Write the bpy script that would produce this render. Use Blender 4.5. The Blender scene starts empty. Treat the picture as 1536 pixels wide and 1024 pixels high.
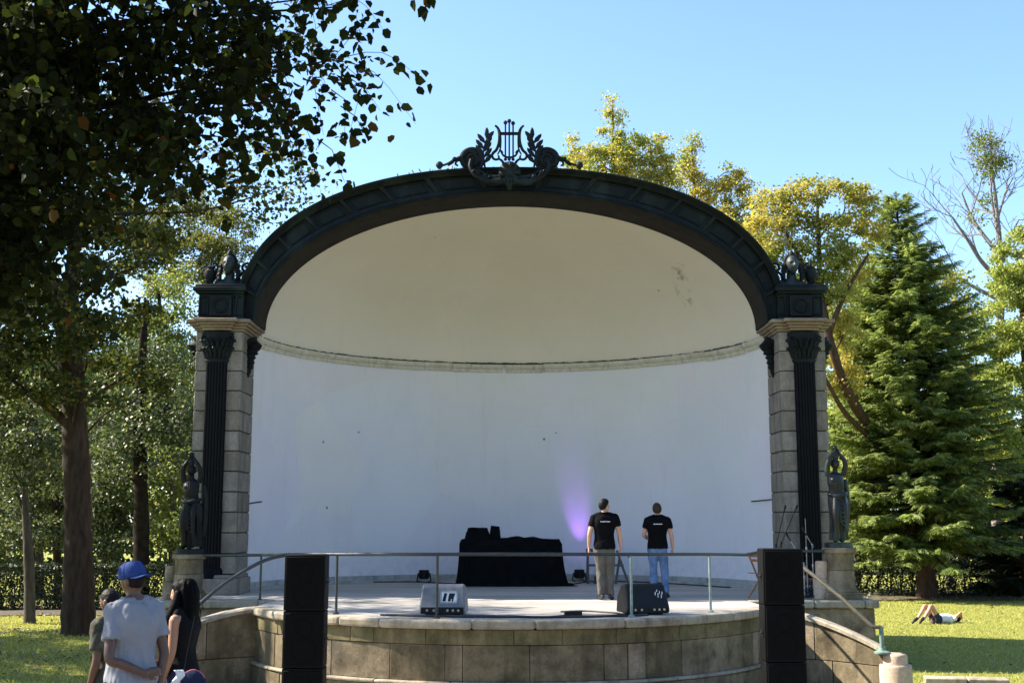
import bpy, math, random
import numpy as np
from mathutils import Vector, Matrix, noise

R = random.Random(11)
rng = np.random.default_rng(11)
scn = bpy.context.scene
col = scn.collection
rad = math.radians
F, TH, CAMZ = 1800.0, math.atan(273 / 1800), 2.5
ST, CT = math.sin(TH), math.cos(TH)


def W(px, py, Y):
    """world point at distance Y (metres straight ahead) seen at photo pixel px, py"""
    u, v = (px - 768) / F, (512 - py) / F
    s = Y / (CT - v * ST)
    return Vector((u * s, Y, CAMZ + (ST + v * CT) * s))


def ground_z(y):
    return max(0.0, min(1.0, 0.4 * (16 - y) / 6.6))


# ------------------------------------------------------------------ materials
def new_mat(name):
    m = bpy.data.materials.new(name)
    m.use_nodes = True
    nt = m.node_tree
    return m, nt, nt.nodes['Principled BSDF']


def N(nt, typ, **kw):
    n = nt.nodes.new(typ)
    for k, v in kw.items():
        if k == 'props':
            for a, b in v.items():
                setattr(n, a, b)
        else:
            key = int(k[1:]) if k[0] == 'i' and k[1:].isdigit() else k
            n.inputs[key].default_value = v
    return n


def ramp(nt, fac, stops):
    r = nt.nodes.new('ShaderNodeValToRGB')
    e = r.color_ramp.elements
    e[0].position, e[0].color = stops[0][0], (*stops[0][1], 1)
    e[1].position, e[1].color = stops[-1][0], (*stops[-1][1], 1)
    for p, c in stops[1:-1]:
        x = e.new(p)
        x.color = (*c, 1)
    nt.links.new(fac, r.inputs[0])
    return r.outputs[0]


def noise_out(nt, scale, detail=5, rough=.55, coord='Object', stretch=None):
    tc = nt.nodes.new('ShaderNodeTexCoord')
    out = tc.outputs[coord]
    if stretch:
        mp = nt.nodes.new('ShaderNodeMapping')
        mp.inputs['Scale'].default_value = stretch
        nt.links.new(out, mp.inputs[0])
        out = mp.outputs[0]
    n = N(nt, 'ShaderNodeTexNoise', Scale=scale, Detail=detail, Roughness=rough)
    nt.links.new(out, n.inputs['Vector'])
    return n.outputs['Fac']


def mixc(nt, fac, a, b, mode='MIX'):
    n = nt.nodes.new('ShaderNodeMix')
    n.data_type = 'RGBA'
    n.blend_type = mode
    for sock, val in ((n.inputs[0], fac), (n.inputs[6], a), (n.inputs[7], b)):
        if hasattr(val, 'is_linked') or isinstance(val, bpy.types.NodeSocket):
            nt.links.new(val, sock)
        elif isinstance(val, (int, float)):
            sock.default_value = val
        else:
            sock.default_value = (*val, 1)
    return n.outputs[2]


def mathn(nt, op, a, b=0.0, clamp=False):
    n = nt.nodes.new('ShaderNodeMath')
    n.operation = op
    n.use_clamp = clamp
    for i, v in enumerate((a, b)):
        if isinstance(v, bpy.types.NodeSocket):
            nt.links.new(v, n.inputs[i])
        else:
            n.inputs[i].default_value = v
    return n.outputs[0]


def bump(nt, bs, height, strength=.3, dist=.02):
    b = nt.nodes.new('ShaderNodeBump')
    b.inputs['Strength'].default_value = strength
    b.inputs['Distance'].default_value = dist
    nt.links.new(height, b.inputs['Height'])
    nt.links.new(b.outputs[0], bs.inputs['Normal'])


def simple(name, c, rough=.6, var=.25, scale=8, bumpv=.15, metal=0, spec=.5, island=0.0, bscale=60, stretch=None):
    m, nt, bs = new_mat(name)
    f = noise_out(nt, scale, stretch=stretch)
    lo = tuple(x * (1 - var) for x in c)
    hi = tuple(min(1, x * (1 + var)) for x in c)
    cc = ramp(nt, f, [(.3, lo), (.7, hi)])
    if island:
        g = nt.nodes.new('ShaderNodeNewGeometry')
        r = ramp(nt, g.outputs['Random Per Island'], [(0, (1 - island,) * 3), (1, (1,) * 3)])
        cc = mixc(nt, 1.0, cc, r, 'MULTIPLY')
    nt.links.new(cc, bs.inputs['Base Color'])
    bs.inputs['Roughness'].default_value = rough
    bs.inputs['Metallic'].default_value = metal
    bs.inputs['Specular IOR Level'].default_value = spec
    if bumpv:
        bump(nt, bs, noise_out(nt, bscale, 6), bumpv, .01)
    return m


def stone(name, base, dark, moss=None, stain=.5, island=.25, streak=True):
    m, nt, bs = new_mat(name)
    a = noise_out(nt, 3.2, 8, .65)
    b = noise_out(nt, 22, 8, .7)
    c = ramp(nt, b, [(.25, tuple(x * .66 for x in base)), (.55, base), (.8, tuple(min(1, x * 1.2) for x in base))])
    c = mixc(nt, mathn(nt, 'MULTIPLY', ramp(nt, a, [(.42, (0, 0, 0)), (.68, (1, 1, 1))]), stain), c, dark)
    if streak:
        s = noise_out(nt, 5, 5, .6, stretch=(1, 1, .13))
        c = mixc(nt, mathn(nt, 'MULTIPLY', ramp(nt, s, [(.5, (0, 0, 0)), (.7, (1, 1, 1))]), .55), c, tuple(x * .6 for x in dark))
    if moss:
        s = noise_out(nt, 2.1, 6, .7, stretch=(1, 1, .5))
        c = mixc(nt, mathn(nt, 'MULTIPLY', ramp(nt, s, [(.45, (0, 0, 0)), (.62, (1, 1, 1))]), .6), c, moss)
    g = nt.nodes.new('ShaderNodeNewGeometry')
    c = mixc(nt, 1.0, c, ramp(nt, g.outputs['Random Per Island'], [(0, (1 - island, 1 - island, 1 - island * 1.15)), (1, (1, 1, 1))]), 'MULTIPLY')
    nt.links.new(c, bs.inputs['Base Color'])
    bs.inputs['Roughness'].default_value = .9
    bs.inputs['Specular IOR Level'].default_value = .25
    bump(nt, bs, mathn(nt, 'ADD', mathn(nt, 'MULTIPLY', a, .6), noise_out(nt, 45, 8, .75)), .55, .02)
    return m


def leafmat(name, stops, trans=.35, patch=.35, gloss=.35, pscale=.35, second=None):
    """leaf colours differ leaf by leaf and, in broad patches, branch by branch"""
    m, nt, bs = new_mat(name)
    g = nt.nodes.new('ShaderNodeNewGeometry')
    c = ramp(nt, g.outputs['Random Per Island'], stops)
    if second:
        p = noise_out(nt, pscale, 3, .6)
        c = mixc(nt, ramp(nt, p, [(.44, (0, 0, 0)), (.6, (1, 1, 1))]), c, ramp(nt, g.outputs['Random Per Island'], second))
    nt.links.new(c, bs.inputs['Base Color'])
    bs.inputs['Roughness'].default_value = .5
    bs.inputs['Specular IOR Level'].default_value = gloss
    t = nt.nodes.new('ShaderNodeBsdfTranslucent')
    hs = N(nt, 'ShaderNodeHueSaturation', Saturation=1.15, Value=1.35)
    nt.links.new(c, hs.inputs['Color'])
    nt.links.new(hs.outputs[0], t.inputs['Color'])
    mx = nt.nodes.new('ShaderNodeMixShader')
    mx.inputs[0].default_value = trans
    nt.links.new(bs.outputs[0], mx.inputs[1])
    nt.links.new(t.outputs[0], mx.inputs[2])
    nt.links.new(mx.outputs[0], nt.nodes['Material Output'].inputs[0])
    return m


# ------------------------------------------------------------------ mesh builder
class MB:
    def __init__(s):
        s.v, s.f = [], []

    def add(s, vs, fs):
        o = len(s.v)
        s.v.extend(Vector(v) for v in vs)
        s.f.extend([tuple(i + o for i in f) for f in fs])
        return s

    def box(s, c, d, rz=0, rx=0, ry=0, taper=1.0):
        M = Matrix.Translation(c) @ Matrix.Rotation(rz, 4, 'Z') @ Matrix.Rotation(rx, 4, 'X') @ Matrix.Rotation(ry, 4, 'Y')
        x, y, z = d[0] / 2, d[1] / 2, d[2] / 2
        vs = [M @ Vector((sx * x * (taper if sz > 0 else 1), sy * y * (taper if sz > 0 else 1), sz * z)) for sx, sy, sz in
              ((-1, -1, -1), (1, -1, -1), (1, 1, -1), (-1, 1, -1), (-1, -1, 1), (1, -1, 1), (1, 1, 1), (-1, 1, 1))]
        return s.add(vs, [(0, 3, 2, 1), (4, 5, 6, 7), (0, 1, 5, 4), (1, 2, 6, 5), (2, 3, 7, 6), (3, 0, 4, 7)])

    def bar(s, a, b, w, h):
        a, b = Vector(a), Vector(b)
        d = (b - a)
        L = d.length
        q = d.to_track_quat('Y', 'Z').to_matrix()
        c = (a + b) / 2
        vs = []
        for sx, sy, sz in ((-1, -1, -1), (1, -1, -1), (1, 1, -1), (-1, 1, -1), (-1, -1, 1), (1, -1, 1), (1, 1, 1), (-1, 1, 1)):
            vs.append(c + q @ Vector((sx * w / 2, sy * L / 2, sz * h / 2)))
        return s.add(vs, [(0, 3, 2, 1), (4, 5, 6, 7), (0, 1, 5, 4), (1, 2, 6, 5), (2, 3, 7, 6), (3, 0, 4, 7)])

    def rings(s, rs, cap=True, closed_u=True):
        n = len(rs[0])
        vs = [p for r in rs for p in r]
        fs = []
        for i in range(len(rs) - 1):
            for j in range(n if closed_u else n - 1):
                k = (j + 1) % n
                fs.append((i * n + j, i * n + k, (i + 1) * n + k, (i + 1) * n + j))
        if cap:
            fs.append(tuple(range(n - 1, -1, -1)))
            fs.append(tuple((len(rs) - 1) * n + j for j in range(n)))
        return s.add(vs, fs)

    def tube(s, pts, r, n=8, flat=None, round_ends=False):
        pts = [Vector(p) for p in pts]
        rr = list(r) if hasattr(r, '__len__') else [r] * len(pts)
        if round_ends:
            d0 = (pts[0] - pts[1]).normalized()
            d1 = (pts[-1] - pts[-2]).normalized()
            r0, r1 = rr[0], rr[-1]
            pts = [pts[0] + d0 * r0 * .95, pts[0] + d0 * r0 * .65] + pts + [pts[-1] + d1 * r1 * .65, pts[-1] + d1 * r1 * .95]
            rr = [r0 * .3, r0 * .75] + rr + [r1 * .75, r1 * .3]
        out = []
        up = None
        for i, p in enumerate(pts):
            t = (pts[min(i + 1, len(pts) - 1)] - pts[max(i - 1, 0)])
            t = t.normalized() if t.length > 1e-9 else Vector((0, 0, 1))
            if up is None:
                up = Vector((0, 0, 1)) if abs(t.z) < .9 else Vector((0, 1, 0))
            x = up.cross(t)
            if x.length < 1e-6:
                x = Vector((1, 0, 0)).cross(t)
            x.normalize()
            y = t.cross(x)
            up = y
            ring = []
            for k in range(n):
                a = 2 * math.pi * k / n
                o = (x * math.cos(a) + y * math.sin(a)) * rr[i]
                if flat:
                    fv = Vector(flat[0]).normalized()
                    o = o - fv * o.dot(fv) * (1 - flat[1])
                ring.append(p + o)
            out.append(ring)
        return s.rings(out)

    def lathe(s, prof, c, n=24, sx=1, sy=1):
        c = Vector(c)
        return s.rings([[c + Vector((r * sx * math.cos(2 * math.pi * k / n), r * sy * math.sin(2 * math.pi * k / n), z)) for k in range(n)] for r, z in prof])

    def ell(s, c, r, n=16, m=10, M=None, fn=None):
        c = Vector(c)
        M = M or Matrix.Identity(3)
        rs = []
        for i in range(m + 1):
            t = math.pi * (i + (0.02 if i == 0 else -0.02 if i == m else 0)) / m
            ring = []
            for k in range(n):
                a = 2 * math.pi * k / n
                d = Vector((math.sin(t) * math.cos(a), math.sin(t) * math.sin(a), -math.cos(t)))
                p = Vector((d.x * r[0], d.y * r[1], d.z * r[2]))
                if fn:
                    p = fn(d, p)
                ring.append(c + M @ p)
            rs.append(ring)
        return s.rings(rs)

    def prism(s, poly, off):
        """closed solid from a planar outline pushed along off"""
        n = len(poly)
        off = Vector(off)
        vs = [Vector(p) for p in poly] + [Vector(p) + off for p in poly]
        fs = [tuple(range(n - 1, -1, -1)), tuple(range(n, 2 * n))]
        for i in range(n):
            j = (i + 1) % n
            fs.append((i, j, n + j, n + i))
        return s.add(vs, fs)

    def arc(s, c, r0, r1, a0, a1, z0, z1, n=8):
        rs = []
        for i in range(n + 1):
            a = a0 + (a1 - a0) * i / n
            d = Vector((math.sin(a), -math.cos(a), 0))
            o = Vector((c[0], c[1], 0))
            rs.append([o + d * r0 + Vector((0, 0, z0)), o + d * r1 + Vector((0, 0, z0)), o + d * r1 + Vector((0, 0, z1)), o + d * r0 + Vector((0, 0, z1))])
        return s.rings(rs)

    def mesh(s, name):
        me = bpy.data.meshes.new(name)
        me.from_pydata([tuple(v) for v in s.v], [], s.f)
        me.update()
        return me

    def split(s, key):
        """separate builders for faces sorted by key(face centre)"""
        out = {}
        for f in s.f:
            c = sum((s.v[i] for i in f), Vector()) / len(f)
            out.setdefault(key(c), []).append(f)
        res = []
        for k in sorted(out):
            b = MB()
            ids = {}
            for f in out[k]:
                b.f.append(tuple(ids.setdefault(i, len(ids)) for i in f))
            b.v = [None] * len(ids)
            for i, j in ids.items():
                b.v[j] = s.v[i]
            res.append(b)
        return res

    def islands(s):
        par = list(range(len(s.v)))

        def fd(i):
            while par[i] != i:
                par[i] = par[par[i]]
                i = par[i]
            return i
        for f in s.f:
            a = fd(f[0])
            for i in f[1:]:
                par[fd(i)] = a
        lab = {}
        for f in s.f:
            lab.setdefault(fd(f[0]), []).append(f)
        res = []
        for fs in lab.values():
            b = MB()
            ids = {}
            b.f = [tuple(ids.setdefault(i, len(ids)) for i in f) for f in fs]
            b.v = [None] * len(ids)
            for i, j in ids.items():
                b.v[j] = s.v[i]
            res.append(b)
        return res

    def each(s, name, m, parent=None, **k):
        return [b.build(name, m, parent, **k) for b in s.islands()]

    def sides(s, cx, name, m, parent=None, **k):
        return [b.build(name, m, parent, **k) for b in s.split(lambda c: c.x > cx)]

    def build(s, name, m, parent=None, smooth=35, bevel=0, seg=2, recalc=True):
        me = s.mesh(name)
        if recalc:
            import bmesh
            b = bmesh.new()
            b.from_mesh(me)
            bmesh.ops.recalc_face_normals(b, faces=b.faces)
            b.to_mesh(me)
            b.free()
        return link(name, me, m, parent, smooth, bevel, seg)


def link(name, me, m, parent=None, smooth=35, bevel=0, seg=2):
    if smooth and len(me.polygons):
        me.shade_smooth()
        if smooth < 180:
            me.set_sharp_from_angle(angle=rad(smooth))
    o = bpy.data.objects.new(name, me)
    me.materials.append(m)
    col.objects.link(o)
    if parent is not None:
        o.parent = parent
    if bevel:
        b = o.modifiers.new('bevel', 'BEVEL')
        b.width = bevel
        b.segments = seg
        b.limit_method = 'ANGLE'
        b.angle_limit = rad(40)
    return o


def thing(name, label, cat, loc=(0, 0, 0), rz=0, group=None):
    o = bpy.data.objects.new(name, None)
    o.empty_display_size = .2
    col.objects.link(o)
    o.location = loc
    o.rotation_euler = (0, 0, rz)
    return tag(o, label, cat, group)


def tag(o, label, cat, group=None):
    o['label'] = label
    o['category'] = cat
    if group:
        o['group'] = group
    return o


def struct(o, kind='structure'):
    o['kind'] = kind
    return o


def dup_tree(o, parent=None):
    c = o.copy()
    col.objects.link(c)
    if parent is not None:
        c.parent = parent
    for ch in [x for x in o.children]:
        dup_tree(ch, c)
    return c


def cr(pts, n=6):
    """catmull-rom through points (tuples of any length)"""
    P = [np.array(p, float) for p in pts]
    P = [2 * P[0] - P[1]] + P + [2 * P[-1] - P[-2]]
    out = []
    for i in range(1, len(P) - 2):
        for k in range(n):
            t = k / n
            a, b, c, d = P[i - 1], P[i], P[i + 1], P[i + 2]
            out.append(.5 * ((2 * b) + (-a + c) * t + (2 * a - 5 * b + 4 * c - d) * t * t + (-a + 3 * b - 3 * c + d) * t ** 3))
    out.append(P[-2])
    return out


def crt(pts, n=6):
    """catmull-rom for (x, y, z, r) -> points, radii"""
    o = cr(pts, n)
    return [Vector(p[:3]) for p in o], [max(.0015, float(p[3])) for p in o]


def solid(mb, voxel, smooth_it=4, fac=.5, wrinkle=None):
    """fuse overlapping closed pieces into one continuous skin"""
    me = mb.mesh('fuse')
    o = bpy.data.objects.new('fuse', me)
    col.objects.link(o)
    md = o.modifiers.new('r', 'REMESH')
    md.mode = 'VOXEL'
    md.voxel_size = voxel
    if smooth_it:
        sm = o.modifiers.new('s', 'SMOOTH')
        sm.factor = fac
        sm.iterations = smooth_it
    bpy.context.view_layer.update()
    dg = bpy.context.evaluated_depsgraph_get()
    me2 = bpy.data.meshes.new_from_object(o.evaluated_get(dg))
    bpy.data.objects.remove(o)
    bpy.data.meshes.remove(me)
    if wrinkle:
        amp, sc, stretch = wrinkle
        n = len(me2.vertices)
        co = np.empty(n * 3)
        no = np.empty(n * 3)
        me2.vertices.foreach_get('co', co)
        me2.vertices.foreach_get('normal', no)
        co = co.reshape(-1, 3)
        no = no.reshape(-1, 3)
        d = np.array([noise.fractal(Vector((p[0] * sc, p[1] * sc, p[2] * sc * stretch)), .6, 2.1, 3) for p in co])
        co += no * (d * amp)[:, None]
        me2.vertices.foreach_set('co', co.ravel())
        me2.update()
    return me2


# ------------------------------------------------------------------ leaves
def unit(a):
    return a / np.maximum(np.linalg.norm(a, axis=1, keepdims=True), 1e-9)


def leaf_mesh(name, P, size, up=.5, droop=.3, ratio=.8, six=False, sizevar=.35, dirs=None):
    n = len(P)
    nrm = unit(rng.normal(size=(n, 3)) + np.array([0, 0, up]))
    d = rng.normal(size=(n, 3)) if dirs is None else dirs + rng.normal(size=(n, 3)) * .35
    d[:, 2] -= droop
    d = unit(d - nrm * (d * nrm).sum(1, keepdims=True))
    s = np.cross(nrm, d)
    L = (size * (1 + sizevar * rng.uniform(-1, 1, n)))[:, None]
    Wd = L * ratio * .5
    if six:
        fold = nrm * L * .12
        V = np.stack([P, P + d * L * .22 + s * Wd * .8 + fold, P + d * L * .62 + s * Wd * .85 + fold, P + d * L - nrm * L * .1,
                      P + d * L * .62 - s * Wd * .85 + fold, P + d * L * .22 - s * Wd * .8 + fold], 1).reshape(-1, 3)
        b = np.arange(n)[:, None] * 6
        Fc = np.concatenate([b + np.array([[0, 1, 2, 3]]), b + np.array([[0, 3, 4, 5]])], 0)
    else:
        V = np.stack([P, P + d * L * .5 + s * Wd, P + d * L, P + d * L * .5 - s * Wd], 1).reshape(-1, 3)
        Fc = np.arange(n)[:, None] * 4 + np.array([[0, 1, 2, 3]])
    return quad_mesh(name, V, Fc)


def quad_mesh(name, V, Fc):
    me = bpy.data.meshes.new(name)
    me.vertices.add(len(V))
    me.vertices.foreach_set('co', np.ascontiguousarray(V, dtype=np.float32).ravel())
    k = Fc.shape[1]
    me.loops.add(len(Fc) * k)
    me.loops.foreach_set('vertex_index', np.ascontiguousarray(Fc, dtype=np.int32).ravel())
    me.polygons.add(len(Fc))
    me.polygons.foreach_set('loop_start', np.arange(len(Fc), dtype=np.int32) * k)
    me.update(calc_edges=True)
    me.validate()
    return me


def subclumps(c, r, nsub):
    d = unit(rng.normal(size=(nsub, 3)))
    q = .35 + .65 * np.sqrt(rng.random(nsub))
    return np.array(c) + d * q[:, None] * np.array(r)


def blob(px, py, Y, rx, ry=None, rY=None):
    ry = ry or rx
    c = W(px, py, Y)
    k = Y / F * 1.01
    return (tuple(c), (rx * k, (rY or min(rx, ry) * 1.1) * k, ry * k))


COVER = 3.6


def tree(name, label, cat, trunk, blobs, leaf, bark, size, group=None, cover=2.2, six=False, up=.5, droop=.3, ratio=.8, spread=2.6, limbs=True, twigs=7, crown_name='crown', extra=None, limb_r=.2, reach=99):
    """trunk: list of (x, y, z, r); limbs run from it to every leaf mass"""
    base = Vector(trunk[0][:3])
    root = thing(name, label, cat, base, 0, group)
    mb = MB()
    tp, tr = crt(trunk, 8)
    # a little bark relief
    tp2 = [p - base for p in tp]
    tr = [r * (1 + .05 * math.sin(i * 2.3)) for i, r in enumerate(tr)]
    tr[0] *= 1.25
    mb.tube(tp2, tr, 18)
    # ribs, burls and hollows in the bark
    for i, v in enumerate(mb.v):
        k = min(i // 18, len(tp2) - 1)
        d = v - tp2[k]
        q = v + base
        v += d * (.16 * noise.noise(Vector((q.x * 2.2, q.y * 2.2, q.z * .9))) + .07 * noise.noise(Vector((q.x * 7, q.y * 7, q.z * 1.2))))
    pts = []
    for c, r in blobs:
        cv = Vector(c)
        r = np.array(r)
        area = r[0] * r[2] * math.pi
        nleaf = int(area * cover * COVER / (size * size * ratio * .5))
        r = r * 1.12
        nsub = max(6, int(area / ((size * spread) ** 2 * 1.9)))
        subs = subclumps(c, r, nsub)
        per = max(3, int(nleaf / nsub))
        sr = size * spread * .8 * rng.uniform(.6, 1.5, (nsub, 1, 1))
        g = rng.normal(size=(nsub, per, 3)) * sr * np.array([1, 1, .6])
        pts.append((subs[:, None, :] + g).reshape(-1, 3))
        if limbs and (Vector((cv.x, cv.y, 0)) - Vector((base.x, base.y, 0))).length < reach:
            want = cv.z - .45 * (Vector((cv.x, cv.y, 0)) - Vector((tp[-1].x, tp[-1].y, 0))).length - .3
            i = min(range(len(tp)), key=lambda k: abs(tp[k].z - want) + (4 if k < len(tp) * .3 else 0))
            a = tp[i]
            m1 = a.lerp(cv, .35) + Vector((R.uniform(-.25, .25), R.uniform(-.25, .25), R.uniform(.0, .35)))
            m2 = a.lerp(cv, .7) + Vector((R.uniform(-.25, .25), R.uniform(-.25, .25), R.uniform(-.05, .3)))
            r0 = max(.03, tr[i] * limb_r)
            lp, lr = crt([(*a, r0), (*m1, r0 * .75), (*m2, r0 * .5), (*cv, r0 * .22)], 5)
            mb.tube([p - base for p in lp], lr, 7)
            for q in subs[rng.permutation(len(subs))[:twigs]]:
                st = lp[R.randrange(len(lp) // 2, len(lp))]
                e = Vector(q)
                md = st.lerp(e, .5) + Vector((0, 0, R.uniform(0, .15)))
                mb.tube([st - base, md - base, e - base], [r0 * .22, r0 * .14, .005], 4)
    if extra:
        for e in extra:
            ep, er = crt(e, 6)
            mb.tube([p - base for p in ep], er, 8)
    mb.build('trunk', bark, root, 60)
    if pts:
        P = np.concatenate(pts) - np.array(base)
        me = leaf_mesh(crown_name, P, size, up, droop, ratio, six)
        link(crown_name, me, leaf, root, 0)
    return root
# ------------------------------------------------------------------ palette
M = {}
M['plaster_wall'] = None


def plaster(name, c, c2, dome=False):
    m, nt, bs = new_mat(name)
    a = noise_out(nt, .55, 5, .6)
    cc = ramp(nt, a, [(.35, c), (.65, c2)])
    b = noise_out(nt, 2.4, 7, .7, stretch=(1, 1, .35))
    cc = mixc(nt, mathn(nt, 'MULTIPLY', ramp(nt, b, [(.55, (0, 0, 0)), (.8, (1, 1, 1))]), .22), cc, tuple(x * .72 for x in c))
    tc = nt.nodes.new('ShaderNodeTexCoord')
    # pin holes and specks in the render
    v = N(nt, 'ShaderNodeTexVoronoi', Scale=1.15, Randomness=1.0)
    nt.links.new(tc.outputs['Object'], v.inputs['Vector'])
    if not dome:
        # drips from the cornice, trowel patches and scuffs along the floor
        d = noise_out(nt, 4.2, 7, .7, stretch=(1, 1, .07))
        cc = mixc(nt, mathn(nt, 'MULTIPLY', ramp(nt, d, [(.58, (0, 0, 0)), (.72, (1, 1, 1))]), .16), cc, (.42, .38, .3))
        pv = N(nt, 'ShaderNodeTexVoronoi', Scale=.55)
        nt.links.new(tc.outputs['Object'], pv.inputs['Vector'])
        cc = mixc(nt, .10, cc, pv.outputs['Color'], 'SOFT_LIGHT')
        sp = nt.nodes.new('ShaderNodeSeparateXYZ')
        nt.links.new(tc.outputs['Object'], sp.inputs[0])
        lowb = mathn(nt, 'MULTIPLY', mathn(nt, 'SUBTRACT', 1.9, sp.outputs['Z'], True), ramp(nt, noise_out(nt, 6, 7, .75), [(.45, (0, 0, 0)), (.62, (1, 1, 1))]))
        cc = mixc(nt, mathn(nt, 'MULTIPLY', lowb, .45), cc, (.33, .31, .28))
        ck = N(nt, 'ShaderNodeTexVoronoi', Scale=.42)
        ck.feature = 'DISTANCE_TO_EDGE'
        wn = N(nt, 'ShaderNodeTexNoise', Scale=2.2, Detail=6)
        nt.links.new(tc.outputs['Object'], wn.inputs['Vector'])
        wv = mixc(nt, .22, tc.outputs['Object'], wn.outputs['Color'])
        nt.links.new(wv, ck.inputs['Vector'])
        hair = mathn(nt, 'MULTIPLY', mathn(nt, 'LESS_THAN', ck.outputs['Distance'], .0016), ramp(nt, noise_out(nt, .8, 3), [(.5, (0, 0, 0)), (.6, (1, 1, 1))]))
        cc = mixc(nt, mathn(nt, 'MULTIPLY', hair, .12), cc, (.3, .28, .25))
    spot = mathn(nt, 'LESS_THAN', v.outputs['Distance'], .035 if not dome else .028)
    cc = mixc(nt, mathn(nt, 'MULTIPLY', spot, .75), cc, (.05, .045, .04))
    if dome:
        # long grey damp mark high on the right of the vault
        mp = N(nt, 'ShaderNodeMapping')
        mp.vector_type = 'TEXTURE'
        p = DAMP
        mp.inputs['Location'].default_value = p
        mp.inputs['Rotation'].default_value = (0, rad(-28), 0)
        mp.inputs['Scale'].default_value = (.15, 1.6, .75)
        nt.links.new(tc.outputs['Object'], mp.inputs[0])
        g = N(nt, 'ShaderNodeTexGradient')
        g.gradient_type = 'SPHERICAL'
        nt.links.new(mp.outputs[0], g.inputs[0])
        st = noise_out(nt, 3.2, 8, .7, stretch=(1.6, 1, 1.0))
        k = mathn(nt, 'MULTIPLY', ramp(nt, g.outputs[1], [(.05, (0, 0, 0)), (.6, (1, 1, 1))]), ramp(nt, st, [(.5, (0, 0, 0)), (.62, (1, 1, 1))]))
        cc = mixc(nt, mathn(nt, 'MULTIPLY', k, .75), cc, (.15, .125, .07))
    nt.links.new(cc, bs.inputs['Base Color'])
    bs.inputs['Roughness'].default_value = .85
    bs.inputs['Specular IOR Level'].default_value = .2
    bump(nt, bs, mathn(nt, 'ADD', noise_out(nt, 1.3, 4), mathn(nt, 'MULTIPLY', noise_out(nt, 70, 4), .12)), .18, .05)
    return m


DAMP = W(1027, 428, 26.3)
M['wall'] = plaster('white wall paint', (.77, .73, .745), (.81, .77, .78))
M['dome'] = plaster('bounce-tinted vault paint', (.76, .675, .565), (.80, .71, .60), True)  # cream colour also carries the warm light bounced up from the ground
M['cornice'] = stone('peeling cornice paint', (.74, .68, .55), (.36, .29, .18), (.6, .54, .4), .3, .05)
M['skirt'] = stone('skirting render', (.5, .49, .46), (.25, .24, .22), None, .4, .1)
M['roof'] = simple('zinc roof', (.18, .19, .2), .5, .3, 2)
M['ashlar'] = stone('pier limestone', (.32, .275, .225), (.12, .10, .08), None, .55, .3)
M['stage_stone'] = stone('stage sandstone', (.41, .32, .215), (.085, .062, .038), (.17, .135, .08), .85, .55)
M['frieze_stone'] = stone('mossy frieze stone', (.30, .235, .125), (.085, .065, .03), (.085, .085, .03), .75, .4)
M['coping'] = stone('pale coping stone', (.46, .395, .30), (.17, .13, .085), None, .55, .3)
M['newel'] = stone('pinkish newel stone', (.60, .45, .33), (.3, .2, .13), None, .35, .15, False)
M['ledge'] = stone('rusty ledge stone', (.29, .235, .17), (.17, .085, .04), None, .65, .1, False)
M['dark_joint'] = simple('dark mortar', (.07, .06, .045), .95)


def bronze(name, c=(.0075, .010, .0102), pat=(.024, .035, .031), amt=.5, rough=.6, spec=.14):
    m, nt, bs = new_mat(name)
    a = noise_out(nt, 4.5, 8, .7)
    b = noise_out(nt, 1.7, 6, .6, stretch=(1, 1, .3))
    cc = ramp(nt, a, [(.3, tuple(x * .6 for x in c)), (.7, tuple(x * 1.5 for x in c))])
    cc = mixc(nt, mathn(nt, 'MULTIPLY', ramp(nt, b, [(.5, (0, 0, 0)), (.64, (1, 1, 1))]), amt), cc, pat)
    nt.links.new(cc, bs.inputs['Base Color'])
    bs.inputs['Roughness'].default_value = rough
    bs.inputs['Specular IOR Level'].default_value = spec
    bump(nt, bs, noise_out(nt, 26, 7, .7), .3, .015)
    return m


M['bronze'] = bronze('dark bronze')
M['soffit'] = bronze('weathered soffit', (.024, .020, .016), (.03, .03, .022), .3, .8, .1)
M['black_iron'] = bronze('black fluted iron', (.004, .004, .0045), (.008, .0095, .0095), .2, .5, .1)
M['statue'] = bronze('statue bronze', (.008, .0095, .009), (.06, .13, .115), .42, .4, .4)
M['bust'] = bronze('bust bronze', (.018, .025, .023), (.10, .18, .155), .6, .5, .3)
M['dark_statue'] = bronze('shade-darkened statue bronze', (.007, .008, .008), (.015, .02, .018), .3, .5, .2)  # darker copy of the statue bronze, shade of the left side put into it


def floor_mat():
    m, nt, bs = new_mat('worn stage boards')
    a = noise_out(nt, 1.2, 8, .65, stretch=(.25, 1, 1))
    cc = ramp(nt, a, [(.3, (.22, .205, .185)), (.55, (.37, .345, .31)), (.75, (.47, .435, .39))])
    b = noise_out(nt, 5, 8, .7)
    cc = mixc(nt, mathn(nt, 'MULTIPLY', ramp(nt, b, [(.55, (0, 0, 0)), (.75, (1, 1, 1))]), .5), cc, (.16, .145, .13))
    nt.links.new(cc, bs.inputs['Base Color'])
    bs.inputs['Roughness'].default_value = .6
    bs.inputs['Specular IOR Level'].default_value = .35
    bump(nt, bs, noise_out(nt, 40, 6, .7), .2, .008)
    return m


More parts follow.
